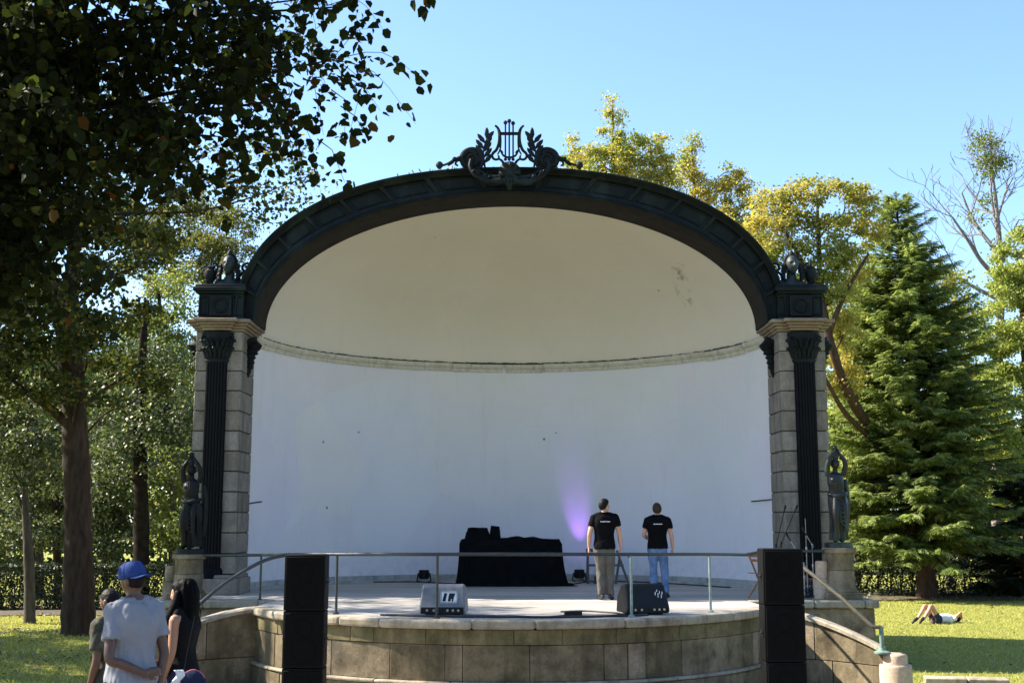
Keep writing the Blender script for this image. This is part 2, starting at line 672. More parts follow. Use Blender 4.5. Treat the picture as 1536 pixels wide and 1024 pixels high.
M['floor'] = floor_mat()
M['rail'] = simple('painted rail', (.022, .026, .023), .35, .35, 14, .12, 0, .6)
M['rail_post'] = simple('pale green rail post', (.22, .28, .25), .4, .3, 14, .12, 0, .5)
M['stair_rail'] = simple('dull green stair rail', (.085, .072, .045), .4, .35, 14, .12, 0, .5)
M['verdigris'] = simple('verdigris', (.14, .2, .17), .6, .35, 20)
M['black_box'] = simple('speaker paint', (.004, .004, .004), .6, .3, 20, .2, 0, .12)
M['grille'] = simple('speaker grille', (.0032, .0032, .0032), .7, .3, 40, .1, 0, .08)
M['cloth'] = simple('black cloth', (.006, .006, .0065), .95, .3, 6, .2, 0, .05)
M['plastic'] = simple('black plastic', (.009, .009, .009), .5, .3, 20, .05, 0, .25)
M['grey_plastic'] = simple('grey cabinet paint', (.17, .17, .175), .42, .25, 9, .15, 0, .5)
M['metal'] = simple('chrome stand', (.45, .45, .46), .3, .2, 20, 0, .8)
M['white_print'] = simple('white print', (.75, .75, .75), .7, .1, 20, 0)
M['wood'] = simple('varnished wood', (.36, .15, .06), .45, .35, 6, .1, 0, .4, stretch=(6, 6, .8))
M['grey_wood'] = simple('grey trestle wood', (.13, .11, .10), .6, .35, 6, .1, 0, .3, stretch=(6, 6, .8))
M['blue_box'] = simple('dark blue plastic', (.03, .05, .1), .5)
M['cable'] = simple('cable rubber', (.012, .012, .012), .6, .2, 20, 0)
M['red_box'] = simple('rusty painted case', (.28, .09, .05), .6)
M['dark_case'] = simple('dark amplifier', (.05, .045, .04), .6)
M['crack'] = simple('crack', (.06, .055, .05), .9, .2, 20, 0)

# people
M['skin'] = simple('light skin', (.50, .27, .18), .5, .12, 14, .05, 0, .4)
M['skin_tan'] = simple('tan skin', (.34, .17, .10), .5, .12, 14, .05, 0, .4)
M['skin_dark'] = simple('brown skin', (.105, .05, .03), .45, .15, 14, .05, 0, .45)
M['hair_dark'] = simple('dark hair', (.009, .0065, .005), .55, .4, 30, .4, 0, .12, stretch=(1, 1, .15))
M['hair_brown'] = simple('brown hair', (.04, .024, .014), .55, .4, 30, .4, 0, .15, stretch=(1, 1, .15))
M['hair_black'] = simple('long black hair', (.002, .0019, .002), .55, .4, 40, .5, 0, .05, stretch=(1, 1, .08))
M['polo'] = simple('black polo cloth', (.005, .005, .0055), .9, .25, 8, .3, 0, .05, bscale=120)
M['olive'] = simple('olive trousers', (.095, .088, .075), .9, .25, 7, .3, 0, .1, bscale=120)
M['denim'] = simple('washed denim', (.12, .19, .33), .9, .45, 6, .3, 0, .1, bscale=150)
M['dark_denim'] = simple('dark denim', (.022, .028, .06), .9, .35, 8, .3, 0, .1, bscale=150)
M['tee'] = simple('pale grey tee', (.24, .24, .265), .92, .06, 6, .25, 0, .1, bscale=140)
M['cap_blue'] = simple('blue cap cloth', (.025, .05, .17), .85, .15, 20, .2, 0, .15, bscale=160)
M['top_black'] = simple('black top', (.008, .008, .009), .9, .2, 8, .3, 0, .1)
M['pink'] = simple('pink trim', (.6, .16, .2), .8, .2, 12)
M['white_cloth'] = simple('white cloth', (.75, .74, .74), .9, .08, 10)
M['shoe'] = simple('black shoe', (.014, .013, .013), .5, .2, 20)
M['shorts'] = simple('navy shorts', (.02, .025, .05), .9, .2, 8)


def camo():
    m, nt, bs = new_mat('camouflage cloth')
    cc = ramp(nt, noise_out(nt, 9, 4, .6), [(.35, (.022, .02, .014)), (.47, (.05, .045, .028)), (.55, (.028, .032, .02)), (.66, (.085, .07, .045))])
    nt.links.new(cc, bs.inputs['Base Color'])
    bs.inputs['Roughness'].default_value = .9
    return m


M['camo'] = camo()

# vegetation
M['bark'] = simple('rough brown bark', (.05, .033, .022), .95, .5, 3.5, .9, 0, .15, bscale=9, stretch=(3, 3, .6))
M['bark_pale'] = simple('pale grey violet bark', (.17, .145, .145), .95, .4, 4, .6, 0, .15, bscale=12, stretch=(3, 3, .6))
M['bark_dark'] = simple('shaded twig bark', (.02, .016, .012), .95, .4, 6, .3, 0, .05)
M['bark_grey'] = simple('grey bark', (.075, .062, .05), .95, .4, 4, .8, 0, .15, bscale=12, stretch=(3, 3, .6))
M['bark_red'] = simple('reddish bark', (.065, .038, .027), .95, .4, 4, .8, 0, .15, bscale=10, stretch=(3, 3, .6))
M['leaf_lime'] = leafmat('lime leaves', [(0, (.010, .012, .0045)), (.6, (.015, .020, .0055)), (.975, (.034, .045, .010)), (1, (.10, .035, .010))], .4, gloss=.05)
M['leaf_maple'] = leafmat('dark maple leaves', [(0, (.03, .042, .011)), (.6, (.06, .075, .018)), (.88, (.13, .13, .03)), (1, (.24, .16, .035))], .42, gloss=.12)
M['leaf_green'] = leafmat('mid green leaves', [(0, (.035, .05, .016)), (.55, (.075, .098, .032)), (.9, (.16, .18, .065)), (1, (.3, .3, .13))], .35, gloss=.6)
M['leaf_yellow'] = leafmat('yellowing leaves', [(0, (.26, .25, .06)), (.5, (.38, .33, .08)), (.85, (.52, .43, .11)), (1, (.45, .28, .07))], .5, second=[(0, (.18, .22, .05)), (.6, (.28, .31, .08)), (1, (.42, .38, .1))], pscale=.45)
M['leaf_autumn'] = leafmat('autumn maple leaves', [(0, (.13, .17, .04)), (.6, (.22, .25, .06)), (1, (.36, .33, .09))], .5, second=[(0, (.28, .28, .07)), (.6, (.42, .37, .10)), (1, (.48, .32, .09))], pscale=.4)
M['leaf_bright'] = leafmat('bright green leaves', [(0, (.08, .105, .028)), (.55, (.16, .19, .05)), (.9, (.28, .30, .085)), (1, (.42, .38, .12))], .42, gloss=.45)
M['conifer'] = leafmat('cypress sprays', [(0, (.085, .125, .04)), (.6, (.19, .24, .075)), (1, (.34, .37, .125))], .42, gloss=.12)
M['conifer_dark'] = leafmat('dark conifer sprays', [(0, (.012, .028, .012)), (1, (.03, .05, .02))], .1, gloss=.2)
M['leaf_olive'] = leafmat('olive leaves', [(0, (.07, .085, .024)), (.6, (.14, .15, .042)), (.9, (.24, .22, .06)), (1, (.32, .22, .06))], .4, gloss=.3)
M['leaf_sunny'] = leafmat('sunny green leaves', [(0, (.17, .21, .05)), (.6, (.29, .33, .085)), (1, (.44, .44, .14))], .5, gloss=.3)
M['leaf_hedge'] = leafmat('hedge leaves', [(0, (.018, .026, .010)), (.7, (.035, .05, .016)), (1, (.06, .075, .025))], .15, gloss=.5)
M['leaf_poor'] = leafmat('sparse tree leaves', [(0, (.1, .14, .03)), (1, (.22, .24, .06))], .3)
M['leaf_far'] = leafmat('far wood leaves', [(0, (.03, .05, .014)), (.6, (.06, .085, .02)), (1, (.13, .13, .03))], .25)


def grass_ground():
    m, nt, bs = new_mat('lawn turf')
    a = noise_out(nt, .45, 8, .72)
    b = noise_out(nt, 9, 7, .75)
    c = ramp(nt, a, [(.3, (.24, .26, .055)), (.55, (.32, .33, .075)), (.75, (.40, .36, .12))])
    c = mixc(nt, mathn(nt, 'MULTIPLY', ramp(nt, b, [(.35, (1, 1, 1)), (.6, (0, 0, 0))]), .5), c, (.15, .14, .045))
    nt.links.new(c, bs.inputs['Base Color'])
    bs.inputs['Roughness'].default_value = .95
    bs.inputs['Specular IOR Level'].default_value = .1
    bump(nt, bs, noise_out(nt, 25, 8, .8), 1.0, .06)
    return m


M['turf'] = grass_ground()
M['blade'] = leafmat('grass blades', [(0, (.22, .25, .06)), (.6, (.38, .38, .10)), (1, (.56, .48, .18))], .4, gloss=.15)
M['soil'] = simple('dry soil', (.10, .085, .06), .95, .4, 6, .8, 0, .1, bscale=14)
M['gravel'] = simple('path gravel', (.26, .23, .19), .95, .35, 30, .6, 0, .1, bscale=60)
M['litter'] = leafmat('fallen leaves', [(0, (.12, .08, .03)), (.6, (.2, .15, .06)), (1, (.3, .26, .12))], .1)
# ------------------------------------------------------------------ camera, sun, sky
SUN_EL, SUN_ROT = 41.0, -78.0
w = bpy.data.worlds.new("World")
scn.world = w
w.use_nodes = True
nt = w.node_tree
bg = nt.nodes['Background']
sk = nt.nodes.new('ShaderNodeTexSky')
sk.sky_type = 'NISHITA'
sk.sun_disc = False
sk.sun_elevation = rad(SUN_EL)
sk.sun_rotation = rad(SUN_ROT)
sk.altitude = 100
sk.air_density = 1.0
sk.dust_density = .6
sk.ozone_density = 1.6
nt.links.new(mixc(nt, 1.0, sk.outputs[0], (.85, .955, 1.06), 'MULTIPLY'), bg.inputs[0])
bg.inputs[1].default_value = .102
sd = bpy.data.lights.new('sun', 'SUN')
sd.energy = 5.0
sd.angle = rad(.53)
sd.color = (1, .92, .79)
so = bpy.data.objects.new('sun', sd)
col.objects.link(so)
dv = Vector((math.sin(rad(SUN_ROT)) * math.cos(rad(SUN_EL)), math.cos(rad(SUN_ROT)) * math.cos(rad(SUN_EL)), math.sin(rad(SUN_EL))))
so.rotation_euler = dv.to_track_quat('Z', 'Y').to_euler()
so.location = dv * 60
cd = bpy.data.cameras.new('camera')
cd.sensor_width = 36
cd.lens = 36 * F / 1536
cd.clip_end = 2000
co = bpy.data.objects.new('camera', cd)
col.objects.link(co)
co.location = (0, 0, CAMZ)
co.rotation_euler = (math.pi / 2 + TH, 0, -2 / F)
scn.camera = co
scn.view_settings.view_transform = 'Standard'
scn.view_settings.look = 'None'
scn.view_settings.gamma = 1
scn.view_settings.exposure = 1.68
try:
    scn.cycles.use_denoising = True
    scn.cycles.max_bounces = 8
    scn.cycles.transparent_max_bounces = 4
except Exception:
    pass

# ------------------------------------------------------------------ ground
gx = np.concatenate([np.linspace(-400, -40, 10), np.linspace(-36, 36, 73), np.linspace(40, 400, 10)])
gy = np.concatenate([np.linspace(-60, -4, 8), np.linspace(-2, 60, 125), np.linspace(70, 500, 12)])


def gheight(x, y):
    h = ground_z(y)
    if abs(x) > 7 or y > 31:
        h += .05 * noise.noise(Vector((x * .35, y * .35, 3)))
    return h - (.0 if not (abs(x) < 6.2 and 16 < y < 31) else .01)


V = [(x, y, gheight(x, y)) for y in gy for x in gx]
nx = len(gx)
Fc = [(j * nx + i, j * nx + i + 1, (j + 1) * nx + i + 1, (j + 1) * nx + i) for j in range(len(gy) - 1) for i in range(nx - 1)]
me = bpy.data.meshes.new('lawn_ground')
me.from_pydata(V, [], Fc)
struct(link('lawn_ground', me, M['turf'], None, 180))

# gravel forecourt in front of the stage
mb = MB()
rows = [[Vector((x, y, gheight(x, y) + .012)) for x in np.linspace(-5.2, 5.2, 14)] for y in np.linspace(-3, 18.6, 30)]
mb.rings(rows, cap=False, closed_u=False)
struct(mb.build('gravel_path', M['gravel'], None, 180, recalc=False))
# bare earth strip along the hedges
mb = MB()
for x0, x1, ya, yb in ((7.5, 34, 40.2, 45.5), (-34, -7.5, 33.6, 37.5)):
    rows = []
    for y in np.linspace(ya, yb, 6):
        rows.append([Vector((x, y + (.25 * noise.noise(Vector((x * .8, 1, 0))) if y == ya else 0), gheight(x, y) + .03)) for x in np.linspace(x0, x1, 60)])
    mb.rings(rows, cap=False, closed_u=False)
struct(mb.build('soil', M['soil'], None, 180, recalc=False))


def blades(x0, x1, y0, y1, n, h):
    x = rng.uniform(x0, x1, n)
    y = rng.uniform(y0, y1, n)
    z = np.array([gheight(a, b) for a, b in zip(x, y)])
    P = np.stack([x, y, z - .005], 1)
    a = rng.uniform(0, 2 * np.pi, n)
    s = np.stack([np.cos(a), np.sin(a), 0 * a], 1)
    hh = h * (1 + rng.uniform(-.5, .6, n))[:, None]
    lean = rng.normal(size=(n, 3)) * .85 * hh
    lean[:, 2] = 0
    tip = P + lean + np.array([0, 0, 1]) * hh
    return np.stack([P - s * .011, P + s * .011, tip], 1).reshape(-1, 3)


Vb = np.concatenate([blades(-17, -6.6, 18, 33.5, 45000, .05), blades(6.5, 21, 18.5, 41, 80000, .042)])
me = quad_mesh('grass', Vb, np.arange(len(Vb)).reshape(-1, 3))
g = link('grass', me, M['blade'], None, 0)
struct(g, 'stuff')
n = 7000
P = np.stack([rng.uniform(-17, -6.6, n), rng.uniform(18, 34, n), np.full(n, .03)], 1)
k_ = np.array([noise.noise(Vector((q[0] * .5, q[1] * .5, 8))) for q in P]) + rng.normal(size=n) * .15 > .02
P = P[k_]
n2 = 900
n3 = 700
P3 = np.stack([rng.uniform(7, 20, n3), rng.uniform(19, 40, n3), np.full(n3, .035)], 1)
P2 = np.stack([rng.uniform(7, 22, n2), 40.2 + np.abs(rng.normal(size=n2)) * 1.2, np.full(n2, .05)], 1)
P = np.concatenate([P, P2, P3])
P[:, 2] += [gheight(a, b) for a, b in P[:, :2]]
me = leaf_mesh('fallen_leaves', P, .075, 3, 0, .8)
struct(link('fallen_leaves', me, M['litter'], None, 0), 'stuff')
# ------------------------------------------------------------------ bandshell (vertices in world coordinates, hung on the root)
def hang(o, root):
    o.parent = root
    if root.type == 'EMPTY':
        o.matrix_parent_inverse = Matrix.Translation(-root.location)
    return o


def wb(mb, name, m, root, **k):
    return hang(mb.build(name, m, None, **k), root)


SZ = 1.17
shell = thing('bandshell', 'white domed bandshell with dark bronze arch, carrying a lyre crest on top', 'bandshell', (0, 24, SZ))
A, D, YW, ZR = 5.33, 4.85, 24.35, 6.33      # half width, depth, wall end, ring height
HD = 2.72


def ell_pt(a, d, t):
    return Vector((a * math.cos(t), YW + d * math.sin(t), 0))


def wall_solid(mb, a0, d0, a1, d1, z0, z1, n=72):
    rs = []
    for i in range(n + 1):
        t = math.pi * i / n
        p, q = ell_pt(a0, d0, t), ell_pt(a1, d1, t)
        rs.append([p + Vector((0, 0, z0)), q + Vector((0, 0, z0)), q + Vector((0, 0, z1)), p + Vector((0, 0, z1))])
    mb.rings(rs)


mb = MB()
wall_solid(mb, A, D, A + .4, D + .4, .9, ZR)
wb(mb, 'shell_wall', M['wall'], shell)
mb = MB()
wall_solid(mb, A - .10, D - .10, A + .002, D + .002, SZ - .02, SZ + .15)
wall_solid(mb, A - .28, D - .28, A - .10, D - .10, SZ - .02, SZ + .05)
wb(mb, 'skirting', M['skirt'], shell)
# moulded cornice ring, broken into lengths that have slipped a little
mb = MB()
cuts = sorted([0, 1] + [R.random() for _ in range(13)])
prof = [(.0, .03), (.0, -.17), (.02, -.18), (.04, -.14), (.04, -.10), (.09, -.075), (.12, -.03), (.12, .015)]
for c0, c1 in zip(cuts[:-1], cuts[1:]):
    if c1 - c0 < .01:
        continue
    jz, jo = R.uniform(-.012, .012), R.uniform(-.01, .01)
    n = max(2, int(60 * (c1 - c0)))
    rs = []
    for i in range(n + 1):
        t = math.pi * (c0 + (c1 - c0 - .0009) * i / n)
        rs.append([ell_pt(A - o - jo if o else A + .01, D - o - jo if o else D + .01, t) + Vector((0, 0, ZR + z + jz)) for o, z in prof])
    mb.rings(rs)
wb(mb, 'cornice', M['cornice'], shell, smooth=25)
# dark gap line and broken plaster above the ring
mb = MB()
for i in range(60):
    t = math.pi * (i + .5) / 60
    if True:
        rs = []
        for k in range(4):
            tt = t + math.pi / 60 * (k / 3 - .5)
            rs.append([ell_pt(A - .10, D - .10, tt) + Vector((0, 0, ZR + .02)), ell_pt(A - .02, D - .02, tt) + Vector((0, 0, ZR + .02)),
                       ell_pt(A - .02, D - .02, tt) + Vector((0, 0, ZR + .02 + R.uniform(.02, .05))), ell_pt(A - .05, D - .05, tt) + Vector((0, 0, ZR + .02 + R.uniform(.02, .05)))])
        mb.rings(rs)
wb(mb, 'dirt_line', M['crack'], shell)


def dome_pt(a, d, h, u, v):
    """u along the plan 0..pi, v up 0..pi/2"""
    # meridians converge at the crown of the arch
    x = a * math.cos(u)
    r = math.sqrt(max(0, 1 - math.cos(u) ** 2))
    return Vector((x, YW + d * r * math.cos(v), ZR + h * r * math.sin(v)))


mb = MB()
NU, NV = 96, 24
inn = [[dome_pt(A, D, HD, math.pi * i / NU, math.pi / 2 * j / NV) for i in range(NU + 1)] for j in range(NV + 1)]
mb.rings(inn, cap=False, closed_u=False)
o = wb(mb, 'dome', M['dome'], shell, smooth=180, recalc=False)
mb = MB()
out = [[dome_pt(A + .4, D + .4, HD + .35, math.pi * i / NU, math.pi / 2 * j / NV) for i in range(NU + 1)] for j in range(NV + 1)]
mb.rings(out, cap=False, closed_u=False)
wb(mb, 'roof', M['roof'], shell, smooth=180, recalc=False)
# two short wires left on the wall, a hairline crack
mb = MB()
for px0, px1, py0, py1 in ((1122, 1163, 748, 746), (366, 402, 752, 756)):
    pts = []
    zw = W((px0 + px1) / 2, (py0 + py1) / 2, 25.3).z
    ts = [t for t in np.linspace(.001, math.pi - .001, 1500) if px0 <= 768 + F * CT * ell_pt(A - .02, D - .02, t).x / ell_pt(A - .02, D - .02, t).y <= px1]
    for k in range(9):
        t = ts[0] + (ts[-1] - ts[0]) * k / 8
        q_ = ell_pt(A - .02, D - .02, t)
        pts.append(Vector((q_.x, q_.y, W(px0, py0, q_.y).z - .006 * k)))
    mb.tube(pts, .014, 5)
    wb(mb, 'wall_wire', M['crack'], shell)
    mb = MB()


# ---- bronze arch
YA, ZS = 23.3, 6.42
AI, BI, AO, BO = 5.04, 2.62, 5.43, 3.13


def arch_pt(s, t, y):
    # inner edge a half ellipse, outer edge squarer in the shoulders
    c, q = math.cos(t), max(0.0, math.sin(t))
    e = 2 / 2.3
    xo, zo = math.copysign(abs(c) ** e, c) * AO, q ** e * BO
    return Vector((AI * c + (xo - AI * c) * s, y, ZS + BI * q + (zo - BI * q) * s))


prof = [(0, 0), (.05, -.03), (.10, 0), (.13, .05), (.26, .07), (.29, .13), (.78, .13), (.80, .04), (.87, 0), (.90, -.05), (.96, -.09), (1.0, -.09), (1.02, .0), (1.02, .55), (.99, 1.05)]
T0 = 0
mb = MB()
rs = []
n = 120
for i in range(n + 1):
    t = math.pi * i / n
    rs.append([arch_pt(s, t, YA + y) for s, y in prof] + [arch_pt(.03, t, YA + 1.05), arch_pt(.03, t, YA + .3)])
mb.rings(rs)
arch = wb(mb, 'arch', M['bronze'], shell, smooth=28)
mb = MB()
rs = []
for i in range(n + 1):
    t = math.pi * i / n
    rs.append([arch_pt(-.012, t, YA + .015), arch_pt(-.035, t, YA + .40), arch_pt(-.02, t, YA + .44), arch_pt(-.01, t, YA + 1.06), arch_pt(.05, t, YA + 1.06), arch_pt(.05, t, YA + .015)])
mb.rings(rs)
o = mb.build('soffit', M['soffit'], arch)
angs = [i * math.pi / 17 for i in range(1, 17)]
for t in angs:
    m2 = MB()
    dt = .010
    rs = []
    for s, y in ((.27, .10), (.27, .16), (.81, .16), (.81, .035), (.72, .055), (.36, .085)):
        rs.append((s, y))
    m2.rings([[arch_pt(s, t - dt, YA + y) for s, y in rs], [arch_pt(s, t + dt, YA + y) for s, y in rs]])
    # a raised inner moulding for each recessed panel
    m2.build('arch_rib', M['bronze'], arch, bevel=.01)
m2 = MB()
for t0, t1 in zip(angs[:-1], angs[1:]):
    a, b = t0 + .03, t1 - .03
    fr = [arch_pt(.34, a + (b - a) * k / 8, YA + .115) for k in range(9)] + [arch_pt(.73, b - (b - a) * k / 8, YA + .115) for k in range(9)]
    fr.append(fr[0])
    m2.tube(fr, .012, 6)
m2.build('panel_moulding', M['bronze'], arch)
# weeds rooted in the gutter of the arch
P = []
for _ in range(420):
    t = R.choice((rad(R.gauss(66, 3)), rad(R.gauss(52, 5)), rad(R.gauss(78, 4)), rad(R.gauss(101, 5))))
    P.append(arch_pt(1.02, t, YA + R.uniform(-.03, .35)))
d = np.tile(np.array([[0, 0, 1.0]]), (len(P), 1))
me = leaf_mesh('weeds', np.array([tuple(p) for p in P]), .09, 0, -.5, .3, dirs=d)
wd = link('weeds', me, M['leaf_green'], arch, 0)
wd['kind'] = 'stuff'


# ---- crest: lyre between laurel sprays and scrolls
def CP(cx, cy, y=23.24):
    return W(640 + cx * .1693, 160 + cy * .1693, y)


def mir(p):
    return Vector((2 * CXM - p.x, p.y, p.z))


CXM = CP(745, 300).x
crest = wb(MB().ell(CP(745, 585, 23.12), (.22, .13, .23), 20, 12), 'crest', M['bronze'], shell)
k = .0169 * 23.24 / F * 10
lyre = MB()
wre = MB()
scr = MB()


def both(mb, pts, r, n=8):
    r = [q * .74 for q in r]
    pp, rr = crt([(*p, q) for p, q in zip(pts, r)], 5)
    mb.tube(pp, rr, n)
    mb.tube([mir(p) for p in pp], rr, n)


both(lyre, [CP(618, 168), CP(640, 188), CP(655, 225), CP(658, 275), CP(650, 330), CP(628, 385), CP(600, 412), CP(592, 440), CP(610, 466), CP(640, 468), CP(652, 450), CP(645, 432)], [.03, .035, .045, .045, .042, .042, .04, .035, .035, .033, .028, .022])
both(lyre, [CP(668, 258), CP(668, 320), CP(662, 380), CP(640, 425)], [.02, .024, .024, .02])
both(lyre, [CP(645, 460), CP(675, 478), CP(692, 505), CP(700, 545)], [.03, .035, .04, .045])
both(lyre, [CP(668, 395), CP(690, 432), CP(722, 448), CP(745, 450)], [.022, .03, .032, .032])
both(lyre, [CP(660, 300), CP(646, 330)], [.02, .02], 6)
both(lyre, [CP(662, 350), CP(640, 365)], [.02, .02], 6)
lyre.tube([CP(668, 240), CP(822, 240)], .035, 8)
for x, y0 in ((709, 142), (743, 128), (777, 148)):
    lyre.tube([CP(x, y0 + 8), CP(x, 462)], .017, 6)
    lyre.ell(CP(x, y0), (.042, .042, .045), 8, 6)
    lyre.ell(CP(x, 468), (.035, .035, .035), 8, 6)
lyre.tube([CP(680, 395), CP(672, 402)], .045, 6)
lyre.tube([CP(806, 395), CP(814, 402)], .045, 6)
lyre.build('lyre', M['bronze'], crest)
both(wre, [CP(528, 545), CP(520, 480), CP(514, 420), CP(520, 360), CP(538, 295)], [.03, .026, .024, .02, .015])
lv = [(528, 520, -1), (524, 500, 1), (522, 470, -1), (520, 450, 1), (514, 425, -1), (516, 400, 1), (516, 375, -1), (522, 350, 1), (530, 325, -1), (538, 300, 1), (544, 290, 0)]
for x, y, sd_ in lv:
    a = CP(x, y)
    dr = Vector((sd_ * .62, 0, .78)).normalized()
    pts = [a, a + dr * .10, a + dr * .2, a + dr * .25]
    for f in (lambda p: p, mir):
        wre.tube([f(p) for p in pts], [.012, .05, .036, .006], 8, flat=((0, 1, 0), .4))
wre.sides(CXM, 'laurel_spray', M['bronze'], crest)
# big volutes and tapering tails
sp = []
for i in range(40):
    a = -1.2 + i * .30
    q = .265 * (1 - i / 46)
    sp.append(CP(405, 462) + Vector((math.cos(a) * q, 0, math.sin(a) * q)))
scr.tube(sp, [.036] * 40, 8)
scr.tube([mir(p) for p in sp], [.036] * 40, 8)
for f in (lambda p: p, mir):
    c = f(CP(405, 462, 23.28))
    scr.rings([[c + Vector((math.cos(a * .2618) * q, y, math.sin(a * .2618) * q)) for a in range(24)] for q, y in ((.235, .06), (.24, .0), (.17, -.03), (.08, -.04))])
both(scr, [CP(455, 420), CP(420, 396), CP(370, 402), CP(325, 440), CP(260, 470), CP(200, 505), CP(135, 528)], [.05, .055, .055, .05, .042, .035, .03])
both(scr, [CP(345, 500), CP(310, 478), CP(278, 485), CP(268, 510), CP(290, 525)], [.02, .03, .03, .03, .025])
both(scr, [CP(262, 470), CP(240, 500), CP(200, 525)], [.03, .025, .02])
for x, y, q in ((125, 518, .075), (125, 535, .05), (258, 466, .05)):
    scr.ell(CP(x, y), (q, q, q), 10, 8)
    scr.ell(mir(CP(x, y)), (q, q, q), 10, 8)
scr.sides(CXM, 'volute', M['bronze'], crest)
gar = MB()
both(gar, [CP(405, 470, 23.15), CP(396, 530, 23.1), CP(430, 590, 23.08), CP(500, 640, 23.05), CP(590, 668, 23.03), (CP(680, 655, 23.03)), CP(735, 640, 23.05)], [.05, .055, .07, .085, .09, .085, .06], 10)
both(gar, [CP(470, 560, 23.12), CP(540, 610, 23.08), CP(640, 625, 23.06), CP(720, 600, 23.08)], [.04, .055, .06, .05], 8)
for _ in range(60):
    q = R.random()
    p = CP(420 + 320 * q, 560 + 105 * math.sin(q * math.pi * .55) ** .8 + R.uniform(-14, 14), 23.02)
    for f in (lambda p: p, mir):
        gar.ell(f(p), (.035, .03, .035), 6, 5)
gar.tube([CP(745, 640, 23.05), CP(742, 690, 23.04), CP(745, 740, 23.06)], [.1, .075, .03], 8)
gar.build('garland', M['bronze'], crest)
mb = MB()
for i in range(9):
    a = math.pi * 2 * i / 9
    c = CP(745, 585, 23.02)
    mb.tube([c + Vector((math.cos(a) * .05, 0, math.sin(a) * .05)), c + Vector((math.cos(a) * .22, -.02, math.sin(a) * .22))], [.03, .05], 6)
mb.build('rosette', M['bronze'], crest)

# ---- piers, entablature blocks and busts
PX0, PX1, PY0, PY1 = 5.245, 6.15, 23.2, 24.33


def head_pts(c, M3, s=1.0, off=0.0, n=28, m=22):
    """a human head as an ellipsoid with face relief; c centre, M3 rotation, faces local +Y"""
    def fn(d, p):
        x, y, z = p
        low = max(0.0, -d.z)
        x *= 1 - .26 * low ** 1.3
        if d.y < 0:
            y *= 1.04 - .25 * low
        if d.y > 0:
            fr = d.y
            y += .024 * math.exp(-(d.x / .13) ** 2 - ((d.z + .16) / .17) ** 2) * fr
            y += .012 * math.exp(-(d.x / .10) ** 2 - ((d.z - .05) / .22) ** 2) * fr
            y -= .017 * math.exp(-((abs(d.x) - .36) / .15) ** 2 - ((d.z - .06) / .12) ** 2)
            y += .006 * math.exp(-((d.z - .27) / .10) ** 2) * fr
            y += .007 * math.exp(-(d.x / .22) ** 2 - ((d.z + .50) / .06) ** 2) * fr
            y -= .005 * math.exp(-(d.x / .22) ** 2 - ((d.z + .57) / .03) ** 2) * fr
            y += .004 * math.exp(-(d.x / .2) ** 2 - ((d.z + .64) / .05) ** 2) * fr
            y += .012 * math.exp(-(d.x / .3) ** 2 - ((d.z + .86) / .14) ** 2)
        v = Vector((x, y, z))
        if off:
            v += d * off
        return v * s
    return fn


def add_head(mb, c, M3, s=1.0, ears=True):
    mb.ell(c, (.076, .096, .118), 28, 22, M3, head_pts(c, M3, s))
    if ears:
        for sx in (-1, 1):
            mb.ell(c + M3 @ Vector((sx * .077 * s, -.008 * s, -.012 * s)), (.011 * s, .022 * s, .034 * s), 10, 8, M3)


